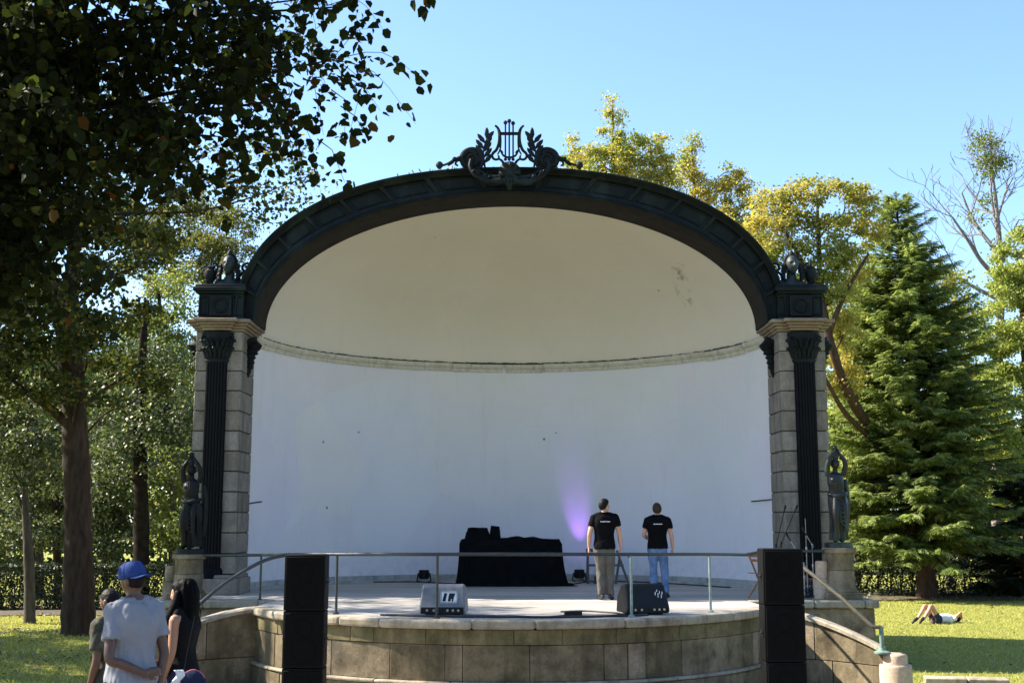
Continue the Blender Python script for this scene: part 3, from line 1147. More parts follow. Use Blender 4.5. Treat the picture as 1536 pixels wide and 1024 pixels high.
for sx in (-1, 1):
    def X(x):
        return sx * x
    cx = sx * (PX0 + PX1) / 2
    wd_ = PX1 - PX0
    mb = MB()
    z = SZ + .38
    cb_ = MB().box((cx, (PY0 + PY1) / 2 + .02, (SZ + 6.22) / 2), (wd_ - .05, PY1 - PY0 - .04, 6.22 - SZ))
    nb = 12
    h = (6.22 - z) / nb
    for i in range(nb):
        zc = z + h * (i + .5)
        e = R.uniform(-.004, .004)
        mb.box((cx, (PY0 + PY1) / 2, zc), (wd_ + e, PY1 - PY0 + e, h - .02))
    # plinth
    mb.box((cx, PY0 + .45, SZ + .15), (wd_ + .16, 1.25, .30))
    mb.box((cx, PY0 + .46, SZ + .335), (wd_ + .08, 1.16, .07))
    pier = wb(mb, 'pier', M['ashlar'], shell, bevel=.014)
    cb_.build('mortar', M['dark_joint'], pier)
    # fluted dark pilaster with leafy capital
    px = sx * 5.72
    mb = MB()
    for k_ in range(7):
        xx = px + (k_ - 3) * .056
        mb.tube([(xx, PY0 - .025 - .045 * math.cos((k_ - 3) / 3.4), SZ + .45), (xx, PY0 - .025 - .045 * math.cos((k_ - 3) / 3.4), 5.62)], .031, 8)
    mb.box((px, PY0 - .01, (SZ + .45 + 5.62) / 2), (.40, .05, 5.62 - SZ - .45))
    mb.lathe([(.26, SZ + .3), (.27, SZ + .36), (.24, SZ + .4), (.25, SZ + .45), (.22, SZ + .5)], (px, PY0 - .0, 0), 24, 1, .5)
    pil = mb.build('pilaster', M['black_iron'], pier)
    mb = MB()
    mb.rings([[Vector((px + q * math.cos(a * .2618), PY0 - .01 + q * .45 * math.sin(a * .2618), z_)) for a in range(24)] for z_, q in ((5.6, .215), (5.64, .235), (5.68, .21), (5.9, .24), (6.08, .30), (6.1, .31), (6.19, .31))])
    for row, (zz, hh, q) in enumerate(((5.68, .2, .215), (5.82, .22, .235))):
        for i in range(9):
            a = math.pi * (1.0 + (i + .5 * row) / 8.5)
            dx, dy = math.cos(a), math.sin(a) * .45
            b = Vector((px + dx * q, PY0 - .01 + dy * q, zz))
            o_ = Vector((dx, dy, 0)).normalized()
            pp, rr = crt([(*b, .03), (*(b + o_ * .02 + Vector((0, 0, hh * .6))), .045), (*(b + o_ * .07 + Vector((0, 0, hh))), .035), (*(b + o_ * .12 + Vector((0, 0, hh * .86))), .015)], 3)
            mb.tube(pp, rr, 6)
    for s2 in (-1, 1):
        c = Vector((px + s2 * .25, PY0 - .1, 6.06))
        mb.tube([c + Vector((math.cos(a * .5) * (.075 - .005 * a), 0, math.sin(a * .5) * (.075 - .005 * a))) for a in range(14)], .024, 6)
    mb.build('capital', M['bronze'], pier)
    # consoles (dark leaf drops) on the inner face
    mb = MB()
    xi = sx * PX0
    pts = [(xi - sx * .02, 23.75, 6.12, .13), (xi - sx * .10, 23.75, 6.0, .15), (xi - sx * .06, 23.75, 5.86, .11), (xi - sx * .05, 23.75, 5.74, .085), (xi - sx * .04, 23.75, 5.62, .075), (xi - sx * .02, 23.75, 5.5, .05), (xi - sx * .01, 23.75, 5.38, .02)]
    pp, rr = crt(pts, 4)
    rr = [r * (1 + .22 * math.sin(i * 1.9)) for i, r in enumerate(rr)]
    mb.tube(pp, rr, 10)
    mb.build('console', M['bronze'], pier)
    mb = MB()
    xo = sx * PX1
    mb.tube([p + Vector((sx * (wd_ + .03) + 2 * (xi - p.x) * 1.0, 0, 0)) for p in pp], rr, 10)
    mb.build('console', M['bronze'], pier)
    # moulded impost ledge
    mb = MB()
    for z0_, z1_, g0 in ((6.22, 6.27, .03), (6.27, 6.32, .07), (6.32, 6.37, .12), (6.37, 6.44, .17)):
        mb.box((cx, (PY0 + PY1) / 2, (z0_ + z1_) / 2), (wd_ + 2 * g0, PY1 - PY0 + 2 * g0, z1_ - z0_))
        mb.box((px, PY0 - .06, (z0_ + z1_) / 2 + .001), (.5 + 2 * g0, .14 + 2 * g0, z1_ - z0_ - .002))
    mb.build('impost', M['ledge'], pier, bevel=.018)
    # bronze attic block
    mb = MB()
    ax = sx * 5.70
    aw = .88
    mb.box((ax, PY0 + .52, (6.44 + 6.98) / 2), (aw, .95, .54))
    mb.box((ax, PY0 + .5, 6.47), (aw + .07, 1.02, .06))
    mb.box((ax + sx * .02, PY0 + .49, 7.0), (aw + .06, 1.02, .05))
    mb.box((ax + sx * .02, PY0 + .48, 7.06), (aw + .16, 1.1, .08))
    mb.box((ax + sx * .02, PY0 + .5, 7.13), (aw + .1, 1.04, .05))
    mb.box((ax, PY0 + .03, 6.73), (.44, .1, .42))
    attic = mb.build('attic_block', M['bronze'], pier, bevel=.012)
    mb = MB()
    for s2 in (-1, 1):
        x_ = ax + s2 * .335
        mb.tube([(x_ - .09, PY0 + .03, 6.56), (x_ + .09, PY0 + .03, 6.56), (x_ + .09, PY0 + .03, 6.9), (x_ - .09, PY0 + .03, 6.9), (x_ - .09, PY0 + .03, 6.56)], .018, 6)
    for i in range(16):
        a = math.pi * 2 * i / 16
        mb.ell((ax + math.cos(a) * .13, PY0 - .025, 6.73 + math.sin(a) * .13), (.035, .03, .03), 6, 5)
    mb.build('relief', M['bronze'], attic)
    # crowned female bust between scrolls, with an urn
    bx = sx * 5.62
    bm_ = MB()
    Mh = Matrix.Rotation(math.pi + sx * .12, 3, 'Z')
    hc = Vector((bx, PY0 + .28, 7.60))
    add_head(bm_, hc, Mh, 1.72, False)
    bm_.tube([(bx, PY0 + .40, 7.2), (bx, PY0 + .36, 7.36), (bx, PY0 + .34, 7.54)], [.15, .095, .09], 14)
    pp, rr = crt([(bx - .34, PY0 + .45, 7.16, .07), (bx - .2, PY0 + .42, 7.2, .12), (bx, PY0 + .4, 7.22, .15), (bx + .2, PY0 + .42, 7.2, .12), (bx + .34, PY0 + .45, 7.16, .07)], 5)
    bm_.tube(pp, rr, 12)
    me = solid(bm_, .0075, 1, .5)
    bust = link('bust', me, M['bust'], pier, 180)
    mb = MB()
    mb.ell(hc + Vector((0, .085, .05)), (.15, .15, .18), 20, 14)
    mb.tube(*crt([(*(hc + Vector((0, .02, .16))), .075), (*(hc + Vector((0, .0, .24))), .055), (*(hc + Vector((0, .0, .31))), .015)], 4), 10)
    # diadem and locks
    for i in range(13):
        a = math.pi * i / 12
        mb.ell(hc + Vector((math.cos(a) * .135, .02, .04 + math.sin(a) * .18)), (.032, .045, .03), 8, 6)
    for s2 in (-1, 1):
        pp, rr = crt([(*(hc + Vector((s2 * .15, -.0, .02))), .055), (*(hc + Vector((s2 * .17, -.01, -.12))), .05), (*(hc + Vector((s2 * .19, -.05, -.25))), .045), (*(hc + Vector((s2 * .15, -.09, -.33))), .02)], 4)
        mb.tube(pp, [r * (1 + .2 * math.sin(i * 2)) for i, r in enumerate(rr)], 8)
    mb.build('bust_hair', M['bronze'], bust)
    mb = MB()
    for s2 in (-1, 1):
        for sc, oz in ((.17, 7.33), (.1, 7.56)):
            c = Vector((bx + s2 * .32, PY0 + .36, oz))
            sp = [c + Vector((s2 * math.cos(i * .35 + 1.2) * sc * (1 - i / 26), 0, math.sin(i * .35 + 1.2) * sc * (1 - i / 26))) for i in range(22)]
            mb.tube(sp, [.028] * 22, 7)
        mb.tube([(bx + s2 * .2, PY0 + .36, 7.2), (bx + s2 * .42, PY0 + .36, 7.19), (bx + s2 * .46, PY0 + .36, 7.3)], .03, 7)
    mb.sides(bx, 'scroll', M['bronze'], pier)
    mb = MB()
    ux = sx * 6.02
    mb.lathe([(.09, 7.15), (.09, 7.19), (.045, 7.22), (.05, 7.26), (.11, 7.34), (.13, 7.42), (.12, 7.5), (.08, 7.52), (.07, 7.56), (.09, 7.58), (.03, 7.62), (.015, 7.72), (.004, 7.78)], (ux, PY0 + .4, 0), 18)
    for s2 in (-1, 1):
        mb.tube([(ux + s2 * .12, PY0 + .4, 7.36), (ux + s2 * .19, PY0 + .4, 7.44), (ux + s2 * .15, PY0 + .4, 7.54), (ux + s2 * .08, PY0 + .4, 7.56)], .016, 6)
    mb.build('urn', M['bronze'], pier)
    mb = MB()
    mb.tube([(bx - sx * .03, PY0 + .6, 7.1), (bx - sx * .03, PY0 + .6, 8.55)], [.014, .006], 6)
    mb.build('lightning_rod', M['rail'], pier)

# ------------------------------------------------------------------ stage
stage = thing('stage', 'curved sandstone stage platform with a stair on each side under the white shell', 'stage', (0, 21, 0))
ACY, AR = 21.47, 4.47
A1 = math.asin(4.12 / AR)
arcp = lambda r, a: Vector((r * math.sin(a), ACY - r * math.cos(a), 0))
WX, WY = 6.36, 21.4
outline = [arcp(AR + .02, -A1 + 2 * A1 * i / 40) for i in range(41)]
ye = outline[-1].y
xe = outline[-1].x
outl = outline + [Vector((xe, WY, 0)), Vector((WX, WY, 0)), Vector((WX, 24.9, 0))] + [Vector(((A + .2) * math.cos(t), YW + (D + .2) * math.sin(t), 0)) for t in [math.pi * i / 30 for i in range(1, 30)]] + [Vector((-WX, 24.9, 0)), Vector((-WX, WY, 0)), Vector((-xe, WY, 0))]
mb = MB()
mb.prism([p + Vector((0, 0, SZ - .09)) for p in outl], (0, 0, .09))
wb(mb, 'stage_floor', M['floor'], stage, smooth=0)
mb = MB()
mb.prism([p + Vector((0, 0, -.1)) for p in [arcp(AR - .3, -A1 + 2 * A1 * i / 40) for i in range(41)] + [Vector((xe, WY + .2, 0)), Vector((WX - .2, WY + .2, 0)), Vector((WX - .2, 30.0, 0)), Vector((-WX + .2, 30.0, 0)), Vector((-WX + .2, WY + .2, 0)), Vector((-xe, WY + .2, 0))]], (0, 0, SZ - .06))
wb(mb, 'core', M['dark_joint'], stage, smooth=0)


def arc_course(mb, r1, z0, z1, lens, gap=.010, rough=.006, r0=None):
    a = -A1
    i = 0
    while a < A1 - .005:
        L = lens[i % len(lens)] * R.uniform(.8, 1.2) / AR
        b = min(A1, a + L)
        if A1 - b < .05:
            b = A1
        mb.arc((0, ACY), (r0 or AR - .4), r1 + R.uniform(-rough, rough), a + gap / AR / 2, b - gap / AR / 2, z0 + gap / 2, z1 - gap / 2, max(2, int((b - a) * 14)))
        a = b
        i += 1


mb = MB()
arc_course(mb, AR - .02, .34, .84, [.95, .42, .35, .62, 1.05, .9, .28, 1.15])
wall = wb(mb, 'front_wall', M['stage_stone'], stage, smooth=25, bevel=.008)
mb = MB()
arc_course(mb, AR + .03, -.1, .29, [1.1, .9, 1.3])
mb2 = MB()
arc_course(mb2, AR + .06, .29, .345, [1.1, 1.4, .9], .006)
mb.build('base_course', M['stage_stone'], wall, smooth=25, bevel=.01)
mb2.build('ledge', M['coping'], wall, smooth=25, bevel=.02)
mb = MB()
arc_course(mb, AR - .005, .84, 1.05, [1.2, .7, .9, .35, .9], .006, .004)
mb.build('frieze', M['frieze_stone'], wall, smooth=25, bevel=.006)
mb = MB()
arc_course(mb, AR + .06, 1.05, SZ + .012, [1.0, 1.5, .8, 1.2], .006, .012, AR - .22)
cop = wb(mb, 'coping', M['coping'], stage, smooth=25, bevel=.035, seg=3)


def wall_course(mb, x0, x1, y, z0, z1, lens, th=.5, gap=.01, dx=0):
    x = x0
    i = 0
    while x < x1 - .02:
        e = min(x1, x + lens[i % len(lens)] * R.uniform(.85, 1.15))
        if x1 - e < .15:
            e = x1
        mb.box(((x + e) / 2, y + th / 2 + R.uniform(-.004, .004), (z0 + z1) / 2), (e - x - gap, th, z1 - z0 - gap))
        x = e
        i += 1


def plan(s, k):
    """plan of the stair flank, k 0 at the stage to 1 at the newel"""
    return Vector((s * (4.02 + 1.52 * k), 19.72 - 1.42 * k + .22 * math.sin(k * math.pi), 0))


def flank_top(k):
    return 1.10 - .50 * k ** 1.9 * 1.0


for s in (-1, 1):
    mb = MB()
    lo, hi = (xe, WX) if s > 0 else (-WX, -xe)
    wall_course(mb, lo, hi, WY, -.1, .52, [1.1, .8])
    wall_course(mb, lo, hi, WY, .52, 1.04, [.9, 1.3])
    ww = wb(mb, 'wing_wall', M['stage_stone'], stage, bevel=.01)
    mb = MB()
    # outer side of the wing
    for z0_, z1_ in ((-.1, .52), (.52, 1.04)):
        for y0 in np.arange(WY + .51, 29.6, 1.02):
            mb.box((s * (WX - .21), y0 + .5, (z0_ + z1_) / 2), (.4, 1.01, z1_ - z0_ - .01))
    mb.build('side_wall', M['stage_stone'], ww, bevel=.01)
    mb = MB()
    wall_course(mb, lo - (0 if s > 0 else .07), hi + (.07 if s > 0 else 0), WY - .07, 1.04, SZ + .012, [1.2, 1.0], .5, .006)
    mb.box((s * (WX - .13), 25.3, (1.04 + SZ + .012) / 2), (.4, 6.9, SZ + .012 - 1.04))
    mb.build('wing_coping', M['coping'], ww, bevel=.03, seg=3)
    # stair flank: two stone courses following the curve
    mb = MB()
    n = 14
    for z0f, z1f in ((-.1, .40), (.41, None)):
        for k0, k1 in ((0, .48), (.486, 1.0)) if z1f is None else ((0, .62), (.626, 1)):
            rs = []
            for i in range(n + 1):
                kk = k0 + (k1 - k0) * i / n
                p = plan(s, kk)
                q = plan(s, kk) + Vector((s * .10, .25, 0))
                zt = flank_top(kk) if z1f is None else z1f
                rs.append([Vector((p.x, p.y, z0f)), Vector((q.x, q.y, z0f)), Vector((q.x, q.y, zt)), Vector((p.x, p.y, zt))])
            mb.rings(rs)
    fl = wb(mb, 'stair_flank', M['stage_stone'], stage, bevel=.008)
    mb = MB()
    rs = []
    for i in range(25):
        kk = i / 24
        p = plan(s, kk)
        o_ = Vector((s * .10, .25, 0))
        zt = flank_top(kk)
        a_, b_ = p - o_ * .22, p + o_ * 1.2
        rs.append([Vector((a_.x, a_.y, zt)), Vector((b_.x, b_.y, zt)), Vector((b_.x, b_.y, zt + .05)), Vector((b_.x - o_.x * .1, b_.y - o_.y * .1, zt + .07)), Vector((a_.x + o_.x * .1, a_.y + o_.y * .1, zt + .07)), Vector((a_.x, a_.y, zt + .05))])
    mb.rings(rs)
    mb.build('flank_coping', M['coping'], fl, smooth=50)
    # newel: round stone post with a narrower cap
    nx_, ny_ = s * 5.70, 18.28
    mb = MB()
    mb.lathe([(.235, -.1), (.235, .40), (.225, .44), (.22, .445)], (nx_, ny_, 0), 28)
    mb.lathe([(.175, .447), (.175, .56), (.165, .59), (.15, .60)], (nx_, ny_, 0), 28)
    mb.lathe([(.265, -.1), (.265, .12), (.24, .15)], (nx_, ny_, 0), 28)
    wb(mb, 'newel', M['newel'], stage, smooth=40)
    # steps behind the flank
    st = MB()
    for i in range(6):
        z1_ = SZ - .19 * (i + 1)
        st.box((s * (4.12 + .26 * i + .13), 20.55, (z1_ - .2) / 2), (.27, 1.66, z1_ + .2))
    [hang(q, stage) for q in st.each('step', M['coping'], None, bevel=.012)]
# ------------------------------------------------------------------ statues on their pedestals
def statue(s, label, mat):
    x, y = (5.87 if s > 0 else -5.74), 21.78
    z0 = SZ + .012
    ped = thing('statue_pedestal', 'round stone pedestal on the stage wing carrying the %s statue' % ('greenish' if s > 0 else 'sooty black'), 'pedestal', (x, y, z0), 0, 'pedestals at the ends of the stage')
    mb = MB()
    mb.box((0, 0, .06), (.62, .62, .12))
    mb.lathe([(.29, .12), (.29, .16), (.265, .2), (.255, .5)], (0, 0, 0), 28)
    mb.lathe([(.25, .506), (.245, .76), (.26, .80)], (0, 0, 0), 28)
    mb.lathe([(.285, .80), (.30, .83), (.30, .87), (.27, .90)], (0, 0, 0), 28)
    mb.build('drum', M['stage_stone'], ped, bevel=.008)
    mb = MB()
    # stepped buttress on the inner side, sun and shade put into its stone colour
    mb.lathe([(.13, 0), (.13, .34), (.11, .36)], (-.33, .02, 0), 20)
    mb.lathe([(.115, .36), (.115, .64), (.1, .66)], (-.31, .02, 0), 20)
    mb.build('side_drum', M['newel'] if s > 0 else M['stage_stone'], ped, bevel=.006)
    hs = 1.0 if s > 0 else .87
    ped.scale = (1, 1, hs)
    z1 = z0 + .90 * hs
    st = thing('statue', label, 'statue', (x, y, z1), s * .1, 'bronze statues of women beside the stage')
    b = MB()
    b.lathe([(.25, 0), (.25, .09), (.23, .10)], (0, 0, 0), 24)
    b.build('base', mat, st, bevel=.008)
    f = MB()
    zz = .10
    # long draped skirt, hip pushed to one side, weight on one leg
    rs = []
    for h, rx, ry, ox, oy in ((0.05, .155, .13, .03, .05), (.15, .15, .13, .03, .04), (.35, .155, .13, .03, .02), (.6, .168, .14, .03, .01), (.8, .178, .145, .02, .0), (.9, .17, .135, .01, .0), (1.0, .135, .10, .0, 0), (1.1, .128, .095, -.01, 0), (1.2, .145, .105, -.015, -.005), (1.3, .15, .105, -.015, 0), (1.38, .12, .08, -.01, 0), (1.42, .06, .055, -.01, 0)):
        ring = []
        for k_ in range(40):
            a = 2 * math.pi * k_ / 40
            fold = 1 + (.12 * math.sin(a * 9 + h * 3) + .08 * math.sin(a * 5 - h * 5)) * max(0, min(1, (1.0 - h) / .4))
            ring.append(Vector((ox + rx * fold * math.cos(a), oy + ry * fold * math.sin(a), zz + h * 1.0)))
        rs.append(ring)
    f.rings(rs)
    # forward knee and hanging fold
    f.tube(*crt([(-.06, -.10, zz + .92, .05), (-.08, -.15, zz + .6, .07), (-.07, -.13, zz + .3, .055), (-.07, -.12, zz + .06, .04)], 5), 12)
    f.tube(*crt([(.10, -.1, zz + .95, .03), (.09, -.15, zz + .7, .045), (.10, -.15, zz + .4, .04), (.12, -.14, zz + .2, .03)], 5), 10)
    f.tube(*crt([(-.17, -.02, zz + .98, .035), (-.05, -.13, zz + .93, .045), (.09, -.12, zz + .96, .05), (.18, .0, zz + 1.0, .03)], 5), 10)
    f.tube(*crt([(.20, .06, zz + 1.28, .03), (.22, .08, zz + 1.0, .05), (.22, .09, zz + .6, .055), (.2, .1, zz + .25, .04)], 5), 10)
    for q in range(7):
        a = -.9 + q * .3
        f.tube(*crt([(-.15 + .02 * q, -.10 + .01 * q, zz + .97 - .03 * q, .016), (.0, -.165, zz + .86 - .075 * q, .02), (.13, -.12, zz + .72 - .07 * q, .014)], 4), 8)
        f.tube(*crt([(.10 * math.sin(a), -.10 * math.cos(a) - .005, zz + 1.36, .012), (.135 * math.sin(a), -.105 * math.cos(a) - .01, zz + 1.18, .016), (.12 * math.sin(a), -.09 * math.cos(a), zz + 1.02, .012)], 4), 8)
    for s2, px_ in ((-1, -.075), (1, .05)):
        f.ell((px_ - .02, -.10, zz + .035), (.035, .10, .035), 12, 8)
        f.tube([(px_, -.04, zz + .03), (px_, -.02, zz + .2)], [.04, .045], 10)
        f.ell((s2 * .06 - .015, -.078, zz + 1.25), (.05, .042, .055), 12, 8)
    # neck, head, bound hair
    f.tube([(-.01, 0, zz + 1.38), (-.012, -.015, zz + 1.5)], [.048, .045], 12)
    Mh = Matrix.Rotation(math.pi, 3, 'Z') @ Matrix.Rotation(-.15, 3, 'X')
    hc = Vector((-.012, -.025, zz + 1.575))
    add_head(f, hc, Mh, .92)
    f.ell(hc + Vector((0, .02, .035)), (.085, .095, .085), 16, 10)
    f.ell(hc + Vector((0, .1, .0)), (.05, .05, .05), 12, 8)
    # arms raised to the vessel on the head
    for s2 in (-1, 1):
        f.tube(*crt([(s2 * .135 - .01, 0, zz + 1.34, .052), (s2 * .165, -.03, zz + 1.46, .05), (s2 * .155, -.07, zz + 1.62, .044), (s2 * .10, -.07, zz + 1.73, .038), (s2 * .065, -.06, zz + 1.79, .027), (s2 * .045, -.06, zz + 1.83, .028)], 5), 12)
        for q in range(4):
            f.tube([(s2 * .05, -.085 + q * .02, zz + 1.82), (s2 * .03, -.09 + q * .022, zz + 1.87), (s2 * .01, -.09 + q * .02, zz + 1.89)], [.010, .009, .008], 6)
    f.lathe([(.035, zz + 1.66), (.05, zz + 1.68), (.055, zz + 1.76), (.03, zz + 1.83), (.025, zz + 1.87), (.05, zz + 1.9), (.045, zz + 1.93), (.015, zz + 1.96)], (-.01, -.05, 0), 16)
    me = solid(f, .008, 1, .5)
    link('figure', me, mat, st, 180)
    return st


st1 = statue(1, 'greenish bronze statue of a draped woman raising both arms, beside the conifer lawn', M['statue'])
st1.scale = (1, 1, .88)
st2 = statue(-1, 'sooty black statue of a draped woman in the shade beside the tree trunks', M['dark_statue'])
st2.scale = (1, 1, .88)

# ------------------------------------------------------------------ rails
RZ = SZ + .92
rail = thing('guard_rail', 'thin metal guard rail curving along the front edge of the stage', 'guard rail', (0, ACY - 4.1, SZ))
RR = 4.12
a1 = math.asin(4.0 / RR) - .12
mb = MB()
rz_ = lambda a: SZ + .90 - .075 * (abs(a) / a1) ** 2
pts = [arcp(RR, -a1 + 2 * a1 * i / 40) + Vector((0, 0, rz_(-a1 + 2 * a1 * i / 40))) for i in range(41)]
full = [Vector((-5.5, 21.7, SZ + .77)), Vector((-4.45, 21.62, SZ + .78)), Vector((-4.3, 21.3, SZ + .79))] + pts + [Vector((4.3, 21.3, SZ + .83)), Vector((4.45, 21.62, SZ + .84)), Vector((5.62, 21.7, SZ + .85))]
mb.tube(full, .026, 10)
wb(mb, 'handrail', M['rail'], rail, smooth=60)
for x in (-4.42, -2.6, -1.05, 1.75, 3.05, 4.42):
    y = ACY - math.sqrt(RR ** 2 - x * x) if abs(x) < 4 else 21.6
    mb = MB()
    mb.tube([(x, y, SZ), (x, y, rz_(math.asin(x / RR)) - .012 if abs(x) < 4 else SZ + (.77 if x < 0 else .83))], .020, 10)
    mb.lathe([(.05, SZ), (.05, SZ + .015), (.03, SZ + .03)], (x, y, 0), 12)
    wb(mb, 'post', M['rail_post'] if x > 1 else M['rail'], rail, smooth=40)

for s, lab in ((1, 'straight sloping stair rail ending on the pinkish stone newel by the lawn'), (-1, 'arched dark stair rail behind the woman with long black hair')):
    r_ = thing('stair_rail', lab, 'stair rail', (s * 5.7, 18.28, .6), 0, 'rails on the two stairs of the stage')
    mb = MB()
    if s > 0:
        p0 = W(1190, 838, 19.3)
        ps = [p0, W(1222, 862, 19.0), W(1262, 894, 18.7), W(1309, 938, 18.3), W(1313, 940, 18.28), W(1324, 940, 18.28)]
        mb.tube(ps, .030, 10)
    else:
        ps = [W(437, 831, 19.4), W(405, 838, 19.2), W(375, 852, 19.0), W(343, 872, 18.8), W(316, 893, 18.5), W(290, 915, 18.3)]
        pp = cr([tuple(p) for p in ps], 6)
        mb.tube([Vector(p) for p in pp], .030, 10)
        ps[-1] = Vector(pp[-1])
    wb(mb, 'handrail', M['stair_rail'] if s > 0 else M['rail'], r_, smooth=60)
    mb = MB()
    e = ps[-1]
    mb.tube([(e.x, 18.28, .60), (e.x, 18.28, e.z + .012)], .034, 12)
    mb.lathe([(.12, .60), (.12, .625), (.06, .65), (.05, .68)], (e.x, 18.28, 0), 18)
    wb(mb, 'post', M['verdigris'], r_, smooth=40)

# ------------------------------------------------------------------ speaker towers
for s, (cx, cy) in ((-1, (-2.53, 15.0)), (1, (3.35, 15.0))):
    g0 = ground_z(15.0)
    h = .672
    lift = .03 if s < 0 else .10
    for i in range(3):
        lab = {(-1, 2): 'top black speaker cabinet of the tower before the left stage end', (-1, 1): 'middle black speaker cabinet of the tower before the left stage end', (-1, 0): 'lowest black speaker cabinet of the tower before the left stage end',
               (1, 2): 'top black speaker cabinet of the tower beside the sloping stair rail', (1, 1): 'middle black speaker cabinet of the tower beside the sloping stair rail', (1, 0): 'lowest black speaker cabinet of the tower beside the sloping stair rail'}[(s, i)]
        r_ = thing('speaker_cabinet', lab, 'speaker', (cx, cy, g0 + lift + i * (h + .008)), rad(R.uniform(-.4, .4) + s * .6), 'speaker cabinets stacked in two towers')
        mb = MB()
        mb.prism([(-.25, 0, 0), (.25, 0, 0), (.25, .3, 0), (.17, .58, 0), (-.17, .58, 0), (-.25, .3, 0)], (0, 0, h))
        bx_ = mb.build('cabinet', M['black_box'], r_, smooth=20, bevel=.008)
        mb = MB()
        mb.box((0, -.008, h / 2), (.46, .02, h - .05))
        gr_ = mb.build('grille', M['grille'], r_, bevel=.006)
        mb = MB()
        for dx, dz, q in ((0, .2, .135), (0, .47, .09)):
            mb.rings([[Vector((dx + math.cos(a * .2618) * k, y, dz + math.sin(a * .2618) * k)) for a in range(24)] for k, y in ((q + .02, -.018), (q + .02, -.024), (q, -.024), (q, -.019))])
        mb.each('driver_ring', M['grille'], gr_)
        mb = MB()
        for sx in (-1, 1):
            mb.box((sx * .252, .15, h / 2), (.012, .14, .09))
            mb.tube([(sx * .262, .1, h / 2), (sx * .275, .15, h / 2), (sx * .262, .2, h / 2)], .012, 6)
        mb.sides(0, 'handle', M['plastic'], r_)
        if i == 0:
            mb = MB()
            for sx in (-1, 1):
                for yy in (.06, .5):
                    mb.box((sx * .13, yy, -lift / 2), (.06, .06, lift + .01))
            mb.each('foot', M['plastic'], r_)


# ------------------------------------------------------------------ floor monitors
def wedge(px0, px1, pyb, label, mat, rz, loc):
    r_ = thing('stage_monitor', label, 'stage monitor', loc, rz, 'wedge monitors at the front of the stage')
    w_ = .66
    prof = [(-.02, .03), (-.02, .12), (.10, .42), (.16, .45), (.30, .43), (.42, .26), (.42, .03)]   # y (towards the shell), z
    # back of the wedge faces the audience: sloping back, grille towards the stage
    mb = MB()
    mb.prism([(-w_ / 2, y, z) for y, z in prof], (w_, 0, 0))
    for v in mb.v:
        v.x *= 1.04 - .30 * max(0, v.z - .1)
    c = mb.build('cabinet', mat, r_, smooth=20, bevel=.025, seg=3)
    mb = MB()
    mb.bar((-w_ / 2 + .05, .44, .1), (-w_ / 2 + .05, .35, .37), .02, .02)
    mb.prism([(-.28, .425, .06), (-.28, .43, .25), (-.28, .32, .41), (-.28, .31, .40)], (.56, 0, 0))
    mb.build('grille', M['grille'], r_)
    mb = MB()
    mb.box((0, -.025, .075), (w_ - .03, .03, .10))
    cp = mb.build('connector_panel', M['plastic'], r_, bevel=.01)
    mb = MB()
    for x in (-.22, -.12, .08, .16, .24):
        mb.rings([[Vector((x + .018 * math.cos(a * .524), y, .08 + .018 * math.sin(a * .524))) for a in range(12)] for y in (-.038, -.048)])
    mb.each('socket', M['metal'], cp)
    mb = MB()
    for x in (-.2, .2):
        mb.box((x, .08, .015), (.09, .12, .03))
        mb.box((x, .36, .015), (.09, .08, .03))
    mb.each('foot', M['plastic'], r_)
    return r_, c


wl, cab = wedge(635, 706, 921, 'light grey wedge monitor with a black emblem on a white panel', M['grey_plastic'], rad(-4), (-1.0, 17.95, SZ))
# emblem: rounded square outline round two slanted black strokes, on the sloping face
mb = MB()
fn = lambda u, v, o=.0: Vector((u, -.02 + (v - .12) * .4 - o * .93, v + o * .37))
def slab(mb, poly, t):
    n = len(poly)
    vs = [fn(u, v, 0) for u, v in poly] + [fn(u, v, t) for u, v in poly]
    mb.add(vs, [tuple(range(n - 1, -1, -1)), tuple(range(n, 2 * n))] + [(i, (i + 1) % n, n + (i + 1) % n, n + i) for i in range(n)])
slab(mb, [(-.02, .18), (.205, .18), (.215, .19), (.215, .335), (.205, .345), (-.02, .345), (-.03, .335), (-.03, .19)], .006)
em = mb.build('emblem_panel', M['white_print'], cab, smooth=20)
mb = MB()
slab(mb, [(.0, .205), (.045, .205), (.05, .25), (.065, .318), (.02, .318), (.012, .27)], .010)
slab(mb, [(.08, .205), (.118, .205), (.122, .235), (.14, .24), (.135, .2), (.155, .2), (.165, .26), (.185, .318), (.095, .318), (.085, .26)], .010)
mb.each('emblem_stroke', M['plastic'], em, smooth=20)
mb = MB()
fr = [fn(u, v, .008) for u, v in [(-.02, .188), (.205, .188), (.205, .337), (-.02, .337), (-.02, .188)]]
mb.tube(fr, .004, 5)
mb.build('emblem_outline', M['plastic'], em)
wr, cab = wedge(935, 1011, 917, 'black wedge monitor standing before the man in jeans', M['plastic'], rad(17), (2.03, 18.1, SZ))
# knob panel with pale print on the black one
mb = MB()
for u, v, a in ((.13, .28, .05), (.17, .25, .06), (.2, .3, .04), (.22, .24, .05), (.16, .33, .03), (.24, .29, .04)):
    slab(mb, [(u, v), (u + .012, v), (u + .02, v + a), (u + .008, v + a)], .004)
mb.build('panel_print', M['white_print'], cab, smooth=20)

